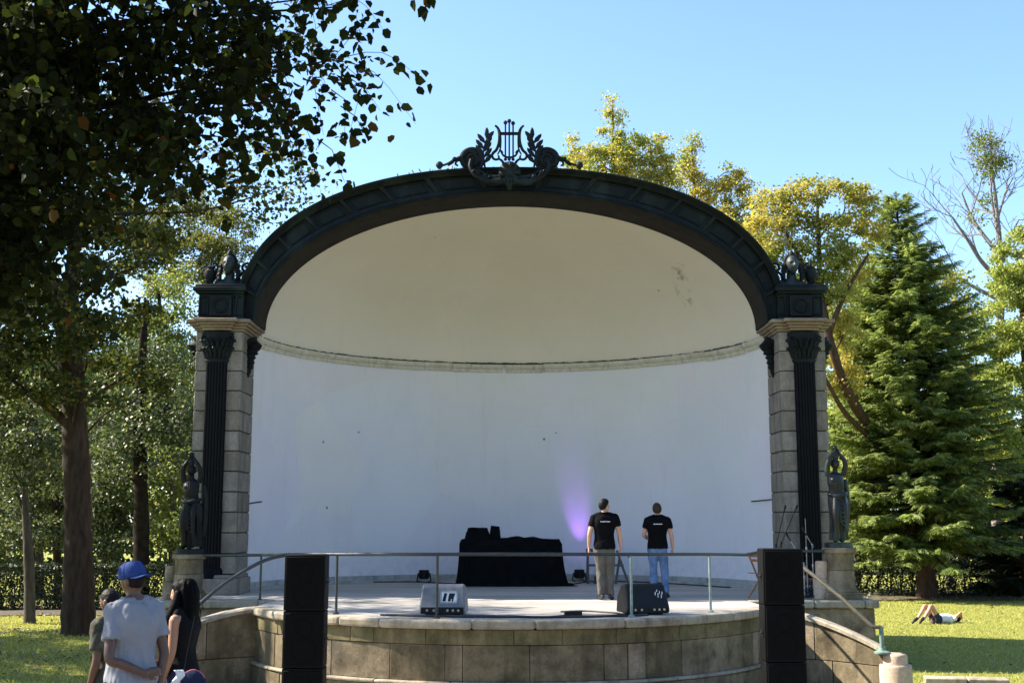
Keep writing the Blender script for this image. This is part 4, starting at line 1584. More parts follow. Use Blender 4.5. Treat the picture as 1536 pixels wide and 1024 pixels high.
# ------------------------------------------------------------------ covered table and gear on it
def draped(name, w_, d_, h_, flare, amp, top=None, seed=0, nu=160, nv=26):
    """cloth pulled over a block: a ring of folds that opens at the hem"""
    rs = []
    def outline(a, w_, d_):
        c, s_ = math.cos(a), math.sin(a)
        e = 7
        k_ = (abs(c) ** e + abs(s_) ** e) ** (-1 / e)
        return c * k_ * w_ / 2, s_ * k_ * d_ / 2
    for j in range(nv + 1):
        t = j / nv
        ring = []
        for i in range(nu):
            a = 2 * math.pi * i / nu
            x, y = outline(a, w_, d_)
            f = noise.noise(Vector((math.cos(a) * 6 + seed, math.sin(a) * 6, t * .6))) * amp * (.25 + .9 * (1 - t))
            f += flare * (1 - t) ** 3 + .018 * math.sin(a * 23 + seed) * (1 - t)
            k_ = 1 + f / max(.2, math.hypot(x, y))
            ring.append(Vector((x * k_, y * k_, h_ * t)))
        rs.append(ring)
    for q in (.97, .88, .7, .45, .2, .03):
        ring = []
        for i in range(nu):
            a = 2 * math.pi * i / nu
            x, y = outline(a, w_ * q, d_ * q)
            ring.append(Vector((x, y, h_ + (top(x, y) if top else 0) + .02 * noise.noise(Vector((x * 4, y * 4, seed))))))
        rs.append(ring)
    return MB().rings(rs)


tb = draped('table', 2.22, .8, .90, .09, .07, lambda x, y: .08 + .05 * noise.noise(Vector((x * 3, y * 2, 4))) + .05 * math.exp(-((x - .2) / .5) ** 2), 3)
tx, ty = W(768, 800, 26.6).x, 26.6
o = tb.build('covered_table', M['cloth'], None, smooth=180)
o.location = (tx, ty, SZ + .002)
tag(o, 'long table hidden under a black cloth that pools on the floor', 'table')
mb = draped('hem', .35, .25, .06, .12, .05, None, 9, 60, 6)
h = mb.build('cloth_tail', M['cloth'], o, smooth=180)
h.location = (1.15, -.2, 0)
for (x, w_, h_, lab, sd) in ((-.72, .5, .26, 'wide black covered case at the left end of the draped table', 5), (-.34, .22, .30, 'narrow black covered case beside the wide one on the draped table', 8)):
    mb = draped('c', w_, .4, h_ * .72, .03, .03, lambda x, y: .02, sd, 90, 10)
    o = mb.build('covered_case', M['cloth'], None, smooth=180)
    o.location = (tx + x, ty - .05, SZ + .95)
    tag(o, lab, 'equipment case', 'covered gear on the table')
    m2 = draped('l', w_ * .86, .34, h_ * .28, .01, .02, lambda x, y: .015, sd + 1, 70, 5)
    ll = m2.build('lid', M['cloth'], o, smooth=180)
    ll.location = (0, 0, h_ * .72 + .015)

# ------------------------------------------------------------------ par lamps
for px, lab, on in ((638, 'small black floor lamp left of the draped table', False), (871, 'small black floor lamp throwing a violet beam up the wall', True)):
    LY = 28.5 if on else 28.2
    p = W(px, 866, LY)
    r_ = thing('floor_lamp', lab, 'stage lamp', (p.x, LY, SZ), 0, 'stage lamps on the floor')
    mb = MB()
    mb.lathe([(.085, .07), (.115, .09), (.12, .2), (.12, .27), (.105, .275), (.10, .24)], (0, 0, 0), 20)
    for i in range(8):
        a = math.pi * i / 4
        mb.box((math.cos(a) * .118, math.sin(a) * .118, .15), (.02, .02, .1), a)
    c = mb.build('lamp_body', M['plastic'], r_, smooth=40)
    mb = MB()
    for s in (-1, 1):
        mb.tube([(s * .14, 0, .18), (s * .16, -.06, .02), (s * .1, -.1, .012)], .013, 6)
        mb.tube([(s * .14, 0, .18), (s * .16, .06, .02), (s * .1, .1, .012)], .013, 6)
        mb.box((s * .135, 0, .18), (.03, .04, .05))
    mb.sides(0, 'yoke', M['plastic'], r_)
    if on:
        mb = MB()
        mb.lathe([(.09, .245), (.05, .25), (.01, .252)], (0, 0, 0), 18)
        em, nt_, bs_ = new_mat('violet lens')
        bs_.inputs['Base Color'].default_value = (.3, .2, .6, 1)
        bs_.inputs['Emission Color'].default_value = (.35, .15, 1, 1)
        bs_.inputs['Emission Strength'].default_value = 4
        mb.build('lens', em, r_)
        ld = bpy.data.lights.new('violet_beam', 'SPOT')
        ld.energy = 44
        ld.color = (.42, .16, 1.0)
        ld.spot_size = rad(33)
        ld.spot_blend = 1.0
        ld.shadow_soft_size = .05
        lo = bpy.data.objects.new('violet_beam', ld)
        col.objects.link(lo)
        lo.parent = r_
        lo.location = (0, 0, .28)
        lo.rotation_euler = (rad(180 - 20), 0, 0)

# ------------------------------------------------------------------ wooden trestle, folding chair, little box
def px_at(px, Y):
    return W(px, 860, Y).x


x0, x1 = px_at(884, 27.4), px_at(944, 27.4)
tr = thing('trestle', 'folding wooden trestle standing behind the man in olive trousers', 'trestle', ((x0 + x1) / 2, 27.4, SZ))
hw = (x1 - x0) / 2
mb = MB()
mb.bar((-hw, -.02, 0), (-hw, -.02, .76), .05, .05)
mb.bar((-hw, .3, 0), (-hw, .02, .76), .05, .05)
mb.each('upright_leg', M['grey_wood'], tr, bevel=.005)
mb = MB()
mb.bar((hw * 1.02, 0, 0), (hw * .45, 0, .74), .055, .05)
mb.bar((hw * .4, .1, 0), (hw * .62, .1, .6), .05, .05)
mb.each('slanted_leg', M['grey_wood'], tr, bevel=.005)
mb = MB()
mb.bar((-hw, -.03, .41), (hw * .78, -.03, .41), .04, .05)
mb.bar((-hw - .04, -.02, .74), (-hw + .22, -.02, .74), .06, .08)
mb.each('cross_bar', M['grey_wood'], tr, bevel=.005)
o = MB().box((0, 0, .07), (.26, .2, .14)).box((0, 0, .15), (.28, .22, .025)).build('storage_box', M['blue_box'], None, bevel=.01)
o.location = (x0 + .28, 27.5, SZ)
tag(o, 'small dark blue box on the floor under the trestle', 'box')

ch = thing('folding_chair', 'orange-brown wooden folding chair half hidden by the speaker tower', 'chair', (px_at(1146, 22.2), 22.2, SZ), rad(-62))
mb = MB()
for s in (-1, 1):
    b = MB()
    b.bar((s * .2, .22, 0), (s * .2, -.16, .80), .035, .022)
    b.build('back_leg', M['wood'], ch, bevel=.004)
    b = MB()
    b.bar((s * .17, -.2, 0), (s * .17, .18, .46), .035, .022)
    b.build('front_leg', M['wood'], ch, bevel=.004)
b = MB()
for i in range(6):
    b.box((0, -.17 + i * .068, .445 - .004 * i), (.36, .055, .016))
b.build('seat', M['wood'], ch, bevel=.004)
b = MB()
b.box((0, -.148, .77), (.42, .018, .085), 0, rad(25))
b.box((0, -.105, .67), (.40, .016, .05), 0, rad(25))
b.bar((-.19, .05, .35), (.19, .05, .35), .02, .02)
b.build('backrest', M['wood'], ch, bevel=.004)

# ------------------------------------------------------------------ microphone stands and small gear near the right pier
def mic_stand(px, Y, hz, boom, label, mat, mic=True):
    x = px_at(px, Y)
    r_ = thing('microphone_stand', label, 'microphone stand', (x, Y, SZ + .004), 0, 'microphone stands by the right pier')
    b = MB()
    for k in range(3):
        a = k * 2.094 + .5
        b.tube([(0, 0, .16), (math.cos(a) * .28, math.sin(a) * .28, .012)], .009, 6)
    b.build('tripod', M['plastic'], r_)
    b = MB()
    b.tube([(0, 0, .05), (0, 0, hz * .6)], .012, 8)
    b.tube([(0, 0, hz * .6), (0, 0, hz)], .008, 8)
    b.lathe([(.018, hz * .58), (.02, hz * .6), (.018, hz * .64)], (0, 0, 0), 10)
    b.build('pole', mat, r_)
    if boom:
        b = MB()
        a, c = Vector((0, 0, hz)), Vector(boom)
        b.tube([a - (c - a) * .25, c], .008, 8)
        b.ell(a, (.022, .022, .022), 8, 6)
        b.build('boom', mat, r_)
        if mic:
            d = (c - a).normalized()
            b = MB()
            b.tube([c, c + d * .09, c + d * .1, c + d * .15], [.011, .014, .022, .018], 10, round_ends=True)
            b.build('microphone', M['plastic'], r_)
    return r_


mic_stand(1168, 21.9, .95, (.15, 0, 1.5), 'microphone stand with a steep boom nearest the white wall', M['plastic'])
mic_stand(1176, 22.1, .98, (.26, .05, 1.52), 'microphone stand with a silver tipped boom leaning to the pier', M['plastic'])
mic_stand(1213, 22.2, 1.42, None, 'straight chrome microphone stand before the fluted pilaster', M['metal'])
mic_stand(1222, 22.0, .95, (-.1, 0, 1.12), 'short black microphone stand nearest the statue pedestal', M['metal'], True)
mic_stand(1208, 21.95, .62, (-.22, 0, 1.02), 'low chrome microphone stand with a boom leaning left', M['metal'], True)
amp = thing('amplifier', 'low dark amplifier with a rusty red lid before the right pier', 'amplifier', (px_at(1212, 22.4), 22.4, SZ), rad(4))
b = MB()
b.box((0, 0, .15), (.36, .3, .26))
b.build('case', M['dark_case'], amp, bevel=.012)
b = MB()
b.box((0, 0, .31), (.38, .32, .05))
b.build('lid', M['red_box'], amp, bevel=.01)
b = MB()
for i in range(5):
    b.lathe([(.014, 0), (.012, .02)], (-.12 + i * .06, -.155, .2), 8)
b.each('knob', M['metal'], amp)
b = MB().lathe([(.1, 0), (.1, .3), (.09, .32), (.02, .325)], (0, 0, 0), 22)
b.lathe([(.105, .28), (.105, .30)], (0, 0, 0), 22)
o = b.build('bucket', M['white_cloth'], None, smooth=40)
o.location = (px_at(1231, 21.95), 21.95, SZ + .012)
tag(o, 'pale round bin between the amplifier and the statue pedestal', 'bin')

# ------------------------------------------------------------------ cables
def cable(label, pts, r=.012):
    b = MB()
    q = cr(pts, 8)
    b.tube([Vector(p) + Vector((.02 * noise.noise(Vector((p[0] * 3, p[1] * 3, 1))), .05 * noise.noise(Vector((p[0] * 2, p[1] * 2, 5))), 0)) for p in q], r, 6)
    o = b.build('cable', M['cable'], None, smooth=180)
    return tag(o, label, 'cable', 'black cables lying on the stage')


z = SZ + .014
cable('bundle of black cable along the front edge between the two monitors', [(-1.9, 18.0, z), (-1.2, 17.72, z), (-.4, 17.55, z), (.4, 17.5, z), (1.2, 17.58, z), (2.0, 17.95, z)], .022)
cable('second black cable wandering behind the edge between the two monitors', [(-.9, 17.75, z), (-.2, 17.75, z), (.5, 17.62, z), (.8, 17.8, z), (1.3, 17.7, z), (1.9, 18.3, z)], .014)
cable('black cable running from the left floor lamp to the draped table', [(-4.3, 27.0, z), (-3.2, 27.9, z), (-2.2, 28.0, z), (-1.3, 27.3, z), (-1.0, 26.9, z)], .014)
cable('black cable running from the draped table past the trestle to the right wall', [(1.3, 26.8, z), (1.9, 28.2, z), (2.9, 28.0, z), (3.8, 26.9, z), (4.6, 25.6, z)], .014)
cable('black cable curling over the sunlit boards left of the black monitor', [(.75, 18.6, z), (1.1, 18.75, z), (1.45, 18.5, z), (1.7, 18.1, z)], .012)
b = MB()
b.box((0, 0, .03), (.26, .09, .06))
o = b.build('power_strip', M['plastic'], None, bevel=.01)
o.location = (.9, 17.66, SZ + .03)
tag(o, 'black power strip lying among the cables at the stage edge', 'power strip')

# ------------------------------------------------------------------ low kerb block on the lawn
p = W(1440, 1016, 19.2)
kb = thing('stone_bench', 'low pale stone block on the lawn at the bottom right corner', 'stone block', (p.x, 19.35, 0), rad(-14))
b = MB()
b.box((-.15, 0, .06), (.62, .36, .13))
b.box((.48, .02, .06), (.6, .34, .135))
b.build('block', M['coping'], kb, bevel=.015)
# ------------------------------------------------------------------ people. Local frame: feet on z 0, facing +Y, -X is their left
I3 = Matrix.Identity(3)


def hand(mb, wr, d, nrm, side, curl=.5, s=1.0):
    """wr wrist, d direction of the palm, nrm the way the palm faces, side +1 thumb towards cross"""
    d = Vector(d).normalized()
    nrm = Vector(nrm)
    nrm = (nrm - d * nrm.dot(d)).normalized()
    x = d.cross(nrm) * side
    wr = Vector(wr)
    mb.tube([wr - d * .02 * s, wr + d * .01 * s, wr + d * .045 * s, wr + d * .085 * s], [.026 * s, .030 * s, .040 * s, .038 * s], 14, flat=(nrm, .46), round_ends=True)
    for i, L in enumerate((.068, .077, .072, .056)):
        o = wr + d * (.088 - .004 * abs(i - 1)) * s + x * (.027 - .018 * i) * s
        a = 0
        p = [o - d * .02 * s]
        cur = o
        p.append(cur)
        for q, f in enumerate((.45, .32, .23)):
            a += curl * (.55, .75, .5)[q] * (1 + .12 * i)
            cur = cur + (d * math.cos(a) + nrm * math.sin(a)) * L * f * s
            p.append(cur)
        mb.tube(p, [.0095 * s, .0095 * s, .009 * s, .0085 * s, .0075 * s], 8, round_ends=True)
    o = wr + d * .025 * s + x * .03 * s
    t = (d * .7 + x * .6 + nrm * .35).normalized()
    t2 = (d * .9 + x * .15 + nrm * .5).normalized()
    mb.tube([o - x * .01 * s, o + t * .03 * s, o + t * .03 * s + t2 * .028 * s, o + t * .03 * s + t2 * .05 * s], [.013 * s, .0115 * s, .010 * s, .008 * s], 8, round_ends=True)


BASE = dict(sh=((-.175, 0, 1.435), (.175, 0, 1.435)), el=((-.235, -.02, 1.15), (.235, -.02, 1.15)), wr=((-.25, .05, .90), (.25, .05, .90)),
            hd=((-.02, .1, -1), (.02, .1, -1)), palm=((1, 0, 0), (-1, 0, 0)), hip=((-.09, 0, .92), (.09, 0, .92)), kn=((-.10, .02, .50), (.10, .02, .50)), an=((-.10, -.03, .09), (.10, -.03, .09)),
            toe=((-.13, .14, .03), (.13, .14, .03)), curl=.5, head=(0, .02, 1.655), yaw=0, pitch=0, roll=0, fem=0)


def torso(mb, P, e=0.0, z0=None, z1=None, fem=0, belly=0):
    rows = [(.80, .13, .105), (.86, .158, .118), (.93, .166, .122), (1.0, .158, .115), (1.08, .146 - .018 * fem, .105), (1.16, .147 - .014 * fem, .104), (1.25, .158, .11), (1.34, .168, .115 + .008 * fem), (1.41, .168, .105), (1.46, .135, .085), (1.495, .075, .065)]
    rs = []
    zs = [r[0] for r in rows]
    lo, hi = z0 or zs[0], z1 or zs[-1]
    nz = max(6, int((hi - lo) / .03))
    for i in range(nz + 1):
        z = lo + (hi - lo) * i / nz
        rx, ry = np.interp(z, zs, [r[1] for r in rows]), np.interp(z, zs, [r[2] for r in rows])
        oy = np.interp(z, [.8, .95, 1.15, 1.35, 1.5], [-.012, -.012, .012, -.012, -.005])
        ring = []
        for k in range(32):
            a = 2 * math.pi * k / 32
            c, s = math.cos(a), math.sin(a)
            q = (abs(c) ** 2.6 + abs(s) ** 2.6) ** (-1 / 2.6)
            ring.append(Vector(((rx + e) * c * q, oy + (ry + e) * s * q, z)))
        rs.append(ring)
    mb.rings(rs)


def lim(mb, a, b, c, r, n=14):
    """two-bone limb with tapering radii r at 5 stations"""
    a, b, c = Vector(a), Vector(b), Vector(c)
    pts = [(*a, r[0]), (*a.lerp(b, .5), r[1]), (*b, r[2]), (*b.lerp(c, .35), r[3]), (*c, r[4])]
    p, q = crt(pts, 5)
    mb.tube(p, q, n, round_ends=True)


def hair_shell(c, Mx, th, front=.45, back=-.55, side=-.1, s=1.0, nz=.004):
    mb = MB()
    n, m = 48, 36
    f0 = head_pts(c, Mx, s)
    rs = []
    for i in range(m + 1):
        t = math.pi * min(max(i / m, .01), .99)
        ring = []
        for k in range(n):
            a = 2 * math.pi * k / n
            d = Vector((math.sin(t) * math.cos(a), math.sin(t) * math.sin(a), -math.cos(t)))
            p = f0(d, Vector((d.x * .076, d.y * .096, d.z * .118)))
            yy = d.y / max(.2, math.sqrt(max(0, 1 - d.z * d.z)))
            lim_ = np.interp(yy, [-1, -.35, .1, .5, 1], [back, back * .9, side, front * .8, front])
            f = (d.z - lim_) / .22
            f = max(0, min(1, f))
            f = f * f * (3 - 2 * f)
            off = -.004 + (th + .004 + nz * noise.noise(Vector(d) * 7)) * f
            ring.append(c + Mx @ (p + d * off * s))
        rs.append(ring)
    return mb.rings(rs)


def person(label, loc, rz, pose, H=1.78, skin='skin', tilt=None):
    P = dict(BASE)
    P.update(pose)
    root = thing('person', label, 'person', loc, 0)
    root.rotation_euler = tilt if tilt else (0, 0, rz)
    k = H / 1.78
    root.scale = (k, k, k)
    b = MB()
    torso(b, P, 0, fem=P['fem'])
    hc = Vector(P['head'])
    Mh = Matrix.Rotation(P['yaw'], 3, 'Z') @ Matrix.Rotation(P['pitch'], 3, 'X') @ Matrix.Rotation(P['roll'], 3, 'Y')
    b.tube(*crt([(0, -.012, 1.44, .075), (0, -.008, 1.50, .060), (hc.x * .5, hc.y * .5 - .002, 1.555, .054), (hc.x, hc.y - .014, hc.z - .03, .055)], 5), 16)
    for sx in (-1, 1):   # trapezius
        b.tube(*crt([(sx * .03, -.01, 1.52, .045), (sx * .09, -.008, 1.475, .05), (P['sh'][(sx + 1) // 2][0] * .93, -.004, P['sh'][(sx + 1) // 2][2] - .005, .05)], 4), 12, round_ends=True)
    add_head(b, hc, Mh)
    f = P.get('thin', 1.0)
    for i in (0, 1):
        lim(b, P['sh'][i], P['el'][i], P['wr'][i], [.056 * f, .049 * f, .040 * f, .039 * f, .027 * f])
        hand(b, P['wr'][i], P['hd'][i], P['palm'][i], (-1, 1)[i] * P.get('hs', 1), P['curl'])
        lim(b, P['hip'][i], P['kn'][i], P['an'][i], [.088, .076, .056, .054, .036])
        an, toe = Vector(P['an'][i]), Vector(P['toe'][i])
        fd = (toe - an)
        b.tube([an + Vector((0, 0, 0)) - fd * .25 + Vector((0, 0, -.045)), an + fd * .35 + Vector((0, 0, -.02)), toe], [.034, .036, .026], 12, round_ends=True)
    me = solid(b, .0068, 3, .5)
    body = link('body', me, M[skin], root, 180)
    for sx in (-1, 1):
        MB().ell(hc + Mh @ Vector((sx * .029, .077, .008)), (.0125, .0125, .0105), 10, 8).build('eye', M['white_cloth'], body)
    return root, P, hc, Mh


def shirt(root, P, m, z0=.90, sleeve=.55, e=.016, name='shirt', collar=True, wr=.006, sl=1.0, fold=(5.5, .55)):
    b = MB()
    torso(b, P, e + (.004 if sleeve else -.004), z0, 1.49, fem=P['fem'])
    for sx in (-1, 1):
        b.tube(*crt([(sx * .03, -.01, 1.497, .058), (sx * .09, -.008, 1.475, .068), (P['sh'][(sx + 1) // 2][0] * (.95 if sleeve else .74), -.004, P['sh'][(sx + 1) // 2][2] + (0 if sleeve else .012), .070 if sleeve else .06)], 4), 12, round_ends=True)
    b.tube([(0, -.01, 1.44), (0, -.01, 1.49), (0, -.008, 1.512)], [.088, .078, .072], 18)
    if sleeve:
        for i in (0, 1):
            a, c = Vector(P['sh'][i]), Vector(P['el'][i])
            b.ell(a, (.077 * sl, .076 * sl, .074 * sl), 16, 12)
            b.tube(*crt([(*a, .074 * sl), (*a.lerp(c, sleeve * .5), .071 * sl), (*a.lerp(c, sleeve), .070 * sl)], 4), 16)
    me = solid(b, .0105, 3, .5, (wr * 2.2, *fold))
    o = link(name, me, M[m], root, 180)
    if collar:
        c = MB()
        pts = [Vector((.066 * math.cos(a * .3927), -.012 + .068 * math.sin(a * .3927), 1.518 + .012 * math.sin(a * .3927 + math.pi))) for a in range(17)]
        c.tube(pts, [.014] * 17, 8)
        c.build('collar', M[m], o, smooth=60)
    return o


def trousers(root, P, m, loose=1.0, top=.95, cuff=1.0, wr=.006):
    b = MB()
    torso(b, P, .007, .80, top, fem=P['fem'])
    for i in (0, 1):
        h, k_, a = (Vector(P[x][i]) for x in ('hip', 'kn', 'an'))
        e = k_.lerp(a, cuff)
        b.tube(*crt([(*h, .098 * min(loose, 1.06)), (*h.lerp(k_, .5), .092 * loose), (*k_, .074 * loose), (*k_.lerp(e, .5), .070 * loose), (*e, .064 * loose)], 6), 18, round_ends=False)
    me = solid(b, .0105, 3, .5, (wr * 2.6, 6, .45))
    return link('trousers', me, M[m], root, 180)


def shoes(root, P, m='shoe'):
    for i in (0, 1):
        b = MB()
        an, toe = Vector(P['an'][i]), Vector(P['toe'][i])
        fd = (toe - an)
        u = Vector((fd.x, fd.y, 0)).normalized() if abs(fd.z) < .3 else fd.normalized()
        b.tube([an - fd * .3 + Vector((0, 0, -.045)), an + fd * .1 + Vector((0, 0, -.03)), an + fd * .5 + Vector((0, 0, -.03)), toe, toe + u * .03], [.040, .046, .043, .036, .022], 14, round_ends=True)
        me = solid(b, .009, 2, .5)
        link('shoe', me, M[m], root, 180)


def print_strip(sh, z, x0, x1, y, n=16):
    b = MB()
    x = x0
    while x < x1:
        w_ = R.uniform(.007, .014)
        b.box((x + w_ / 2, y + .35 * abs(x) ** 2, z + R.uniform(-.001, .001)), (w_, .006, R.choice((.014, .014, .02))))
        x += w_ + .005
    return b.build('back_print', M['white_print'], sh)


# --- man in black polo and olive trousers, on the stage
pose = dict(sh=((-.185, 0, 1.435), (.185, -.01, 1.445)), el=((-.27, -.03, 1.16), (.27, -.02, 1.165)), wr=((-.275, .05, .93), (.30, .07, .93)), kn=((-.075, .03, .50), (.085, .05, .50)), an=((-.06, -.02, .09), (.10, .0, .09)), toe=((-.09, .15, .03), (.15, .17, .03)), yaw=rad(-62), pitch=rad(6), head=(.01, .03, 1.655), curl=.55)
r_, P, hc, Mh = person('man in black polo shirt and olive trousers standing on the stage, head turned right', (1.67, 21.65, SZ), rad(2), pose, 1.77, 'skin')
s_ = shirt(r_, P, 'polo', .89, .55, .026)
print_strip(s_, 1.375, -.085, .085, -.163)
trousers(r_, P, 'olive', 1.12, .95)
shoes(r_, P)
hair_shell(hc, Mh, .016, .42, -.62, -.05).build('hair', M['hair_dark'], r_, smooth=180)

# --- man in black polo and jeans
pose = dict(sh=((-.185, 0, 1.435), (.185, 0, 1.435)), el=((-.255, .02, 1.17), (.26, -.04, 1.16)), wr=((-.20, .24, 1.10), (.285, .03, .92)), hd=((.3, .9, .1), (.02, .1, -1)), kn=((-.09, .04, .50), (.12, .02, .50)), an=((-.08, 0, .09), (.15, -.03, .09)), toe=((-.12, .17, .03), (.19, .14, .03)), yaw=rad(8), pitch=rad(20), roll=rad(-6), head=(0, .0, 1.65))
r_, P, hc, Mh = person('man in black polo shirt and blue jeans on the stage, looking up', (2.70, 22.35, SZ), rad(-4), pose, 1.72, 'skin')
s_ = shirt(r_, P, 'polo', .91, .55, .026)
print_strip(s_, 1.37, -.08, .08, -.163)
trousers(r_, P, 'denim', 1.0, .96)
shoes(r_, P)
hair_shell(hc, Mh, .012, .3, -.6, -.05).build('hair', M['hair_brown'], r_, smooth=180)

# --- foreground: young man, pale tee, blue cap worn backwards, hands behind his back
pose = dict(sh=((-.165, 0, 1.43), (.165, 0, 1.42)), el=((-.225, -.13, 1.10), (.225, -.07, 1.12)), wr=((.02, -.215, .985), (.185, -.10, .88)), hd=((1, -.02, .12), (-.05, .05, -1)), palm=((0, 1, -.1), (-1, .2, 0)), yaw=rad(28), pitch=rad(-4), head=(-.01, .03, 1.66), curl=.7, thin=.94)
r_, P, hc, Mh = person('young man in pale grey tee and backwards blue cap with an arm behind his back', (-2.90, 9.45, ground_z(9.45)), rad(40), pose, 1.79, 'skin_dark')
s_ = shirt(r_, P, 'tee', .84, .62, .026, 'tee_shirt', False, .0085, 1.04, (8.5, .32))
b = MB()
b.tube([Vector((.066 * math.cos(a * .3927), -.01 + .068 * math.sin(a * .3927), 1.502)) for a in range(17)], [.009] * 17, 8)
b.build('neckband', M['tee'], s_)
trousers(r_, P, 'dark_denim', 1.1, .95)
shoes(r_, P)
hair_shell(hc, Mh, .006, .4, -.6, -.1).build('hair', M['hair_dark'], r_, smooth=180)
cap = MB()
rs = []
Mc = Mh @ Matrix.Rotation(math.pi, 3, 'Z') @ Matrix.Rotation(rad(8), 3, 'X')
for i in range(13):
    t = math.pi / 2 * i / 12.0
    zz_ = .02 + .125 * math.sin(t) ** .8
    q = max(.004, math.cos(t) ** .62)
    rs.append([hc + Mc @ Vector((.094 * q * math.cos(a * .1963), .113 * q * math.sin(a * .1963), zz_)) for a in range(32)])
rs.insert(0, [hc + Mc @ Vector((.088 * math.cos(a * .1963), .106 * math.sin(a * .1963), .018)) for a in range(32)])
cap.rings(rs)
cp = cap.build('cap', M['cap_blue'], r_, smooth=180)
vis = MB()
up_, dn_ = [], []
for i in range(9):
    q = i / 8
    row, row2 = [], []
    for j in range(17):
        a = (j / 16 - .5) * 2
        x = a * .088 * (1 - .12 * q * abs(a))
        y = math.sqrt(max(0, .113 ** 2 - (a * .088 * 1.15) ** 2)) * .92 + q * .078 * (1 - .35 * a * a)
        z_ = .028 - .012 * q - .014 * a * a
        row.append(hc + Mc @ Vector((x, y, z_)))
        row2.append(hc + Mc @ Vector((x, y, z_ - .005)))
    up_.append(row + row2[::-1])
vis.rings(up_)
vis.build('cap_visor', M['cap_blue'], cp, smooth=50)
b = MB()
b.ell(hc + Mc @ Vector((0, 0, .145)), (.009, .009, .006), 8, 6)
for i in range(6):
    a = i * math.pi / 3
    b.tube([hc + Mc @ Vector((.095 * math.cos(t) ** .62 * math.cos(a), .114 * math.cos(t) ** .62 * math.sin(a), .0205 + .125 * math.sin(t) ** .8)) for t in np.linspace(.05, 1.45, 10)], .002, 4)
b.build('cap_seam', M['cap_blue'], cp)

# --- man with cropped hair in a camouflage shirt
pose = dict(yaw=rad(10), pitch=rad(-14), head=(-.02, .06, 1.64), el=((-.215, -.03, 1.13), (.215, -.03, 1.13)), wr=((-.215, .05, .89), (.215, .05, .89)), thin=.95)
r_, P, hc, Mh = person('man with cropped dark hair in a camouflage shirt behind the blue-capped man', (-3.33, 10.35, ground_z(10.35)), rad(58), pose, 1.635, 'skin_dark')
s_ = shirt(r_, P, 'camo', .86, .7, .022, 'shirt', True, .007, 1.1)
trousers(r_, P, 'dark_denim', 1.08, .95)
shoes(r_, P)
hair_shell(hc, Mh, .004, .35, -.55, -.02).build('hair', M['hair_dark'], r_, smooth=180)

# --- woman with long black hair, black sleeveless top
pose = dict(fem=1, sh=((-.165, 0, 1.42), (.165, 0, 1.42)), el=((-.195, .0, 1.14), (.19, .05, 1.13)), wr=((-.185, .08, .90), (.12, .2, 1.0)), hd=((.0, .3, -1), (-.3, 1, 0)), hip=((-.085, 0, .92), (.085, 0, .92)), yaw=rad(8), pitch=rad(-10), head=(0, .03, 1.645), thin=.92, curl=.7)
r_, P, hc, Mh = person('woman with long straight black hair and black sleeveless top, in side view', (-2.90, 10.9, ground_z(10.9)), rad(76), pose, 1.70, 'skin_tan')
s_ = shirt(r_, P, 'top_black', .88, 0, .014, 'top', False, .005)
trousers(r_, P, 'dark_denim', .95, .97)
shoes(r_, P)
hair_shell(hc, Mh, .022, .5, -.9, -.55).build('hair', M['hair_black'], r_, smooth=180)
b = MB()
rs = []
for i, (z_, y_, rx, ry) in enumerate(((1.79, -.02, .05, .05), (1.755, -.02, .085, .085), (1.68, -.035, .106, .095), (1.60, -.05, .108, .085), (1.52, -.055, .108, .08), (1.45, -.07, .10, .06), (1.40, -.085, .085, .045), (1.36, -.09, .06, .03), (1.33, -.09, .03, .015))):
    ring = []
    for a in range(40):
        t = 2 * math.pi * a / 40
        w_ = 1 + .05 * math.sin(a * 2.7 + i * .2) + .035 * math.sin(a * 1.3)
        ring.append(Vector((rx * w_ * math.cos(t), y_ + ry * w_ * math.sin(t), z_)))
    rs.append(ring)
b.rings(rs)
me = solid(b, .009, 1, .4, (.006, 22, .1))
link('hair_length', me, M['hair_black'], r_, 180)
b = MB()   # locks falling in front of the shoulder
for s in (-1, 1):
    pp, rr = crt([(s * .075, .02, 1.68, .035), (s * .095, .03, 1.55, .05), (s * .10, .085, 1.42, .052), (s * .095, .125, 1.3, .046), (s * .09, .14, 1.2, .036), (s * .085, .14, 1.1, .012)], 6)
    b.tube(pp, rr, 10)
b.sides(0, 'hair_lock', M['hair_black'], r_, smooth=180)

# --- the denim bag with a pink rim at her side
p = W(292, 1004, 10.55)
bag = thing('bag', 'dark denim shoulder bag with a pink rim beside the black-haired woman', 'bag', (p.x, 10.56, p.z - .242), rad(10))
bag.scale = (.72, .72, .72)
b = MB()
rs = []
for z_, rx, ry in ((0, .10, .05), (.03, .14, .075), (.12, .155, .085), (.22, .145, .075), (.29, .11, .055), (.325, .06, .035), (.335, .02, .015)):
    rs.append([Vector((rx * math.cos(a * .196) * (1 + .03 * math.sin(a * 3)), ry * math.sin(a * .196) * (1 + .04 * math.sin(a * 5 + z_ * 9)), z_)) for a in range(32)])
b.rings(rs)
b.build('body', M['dark_denim'], bag, smooth=180)
b = MB()
b.tube([Vector((.153 * math.cos(a), -.02 + .0 * a, .15 + .188 * math.sin(a))) for a in np.linspace(.5, math.pi - .3, 22)], .006, 8)
b.build('rim', M['pink'], bag, smooth=60)
b = MB()
b.tube([Vector((-.12, 0, .22)), Vector((-.08, .05, .55)), Vector((-.02, .2, .95))], .010, 6, flat=((1, 0, 0), .5))
b.build('strap', M['top_black'], bag, smooth=60)
b = MB()
rs = []
for i in range(14):
    q = i / 13
    rs.append([Vector((-.17 + .03 * math.sin(q * 9) + dx, -.03 + .012 * math.sin(q * 14 + dx * 40), .34 - .30 * q)) for dx in (-.055, -.03, 0, .03, .05)])
b2 = [[v + Vector((0, .012, 0)) for v in r] for r in rs]
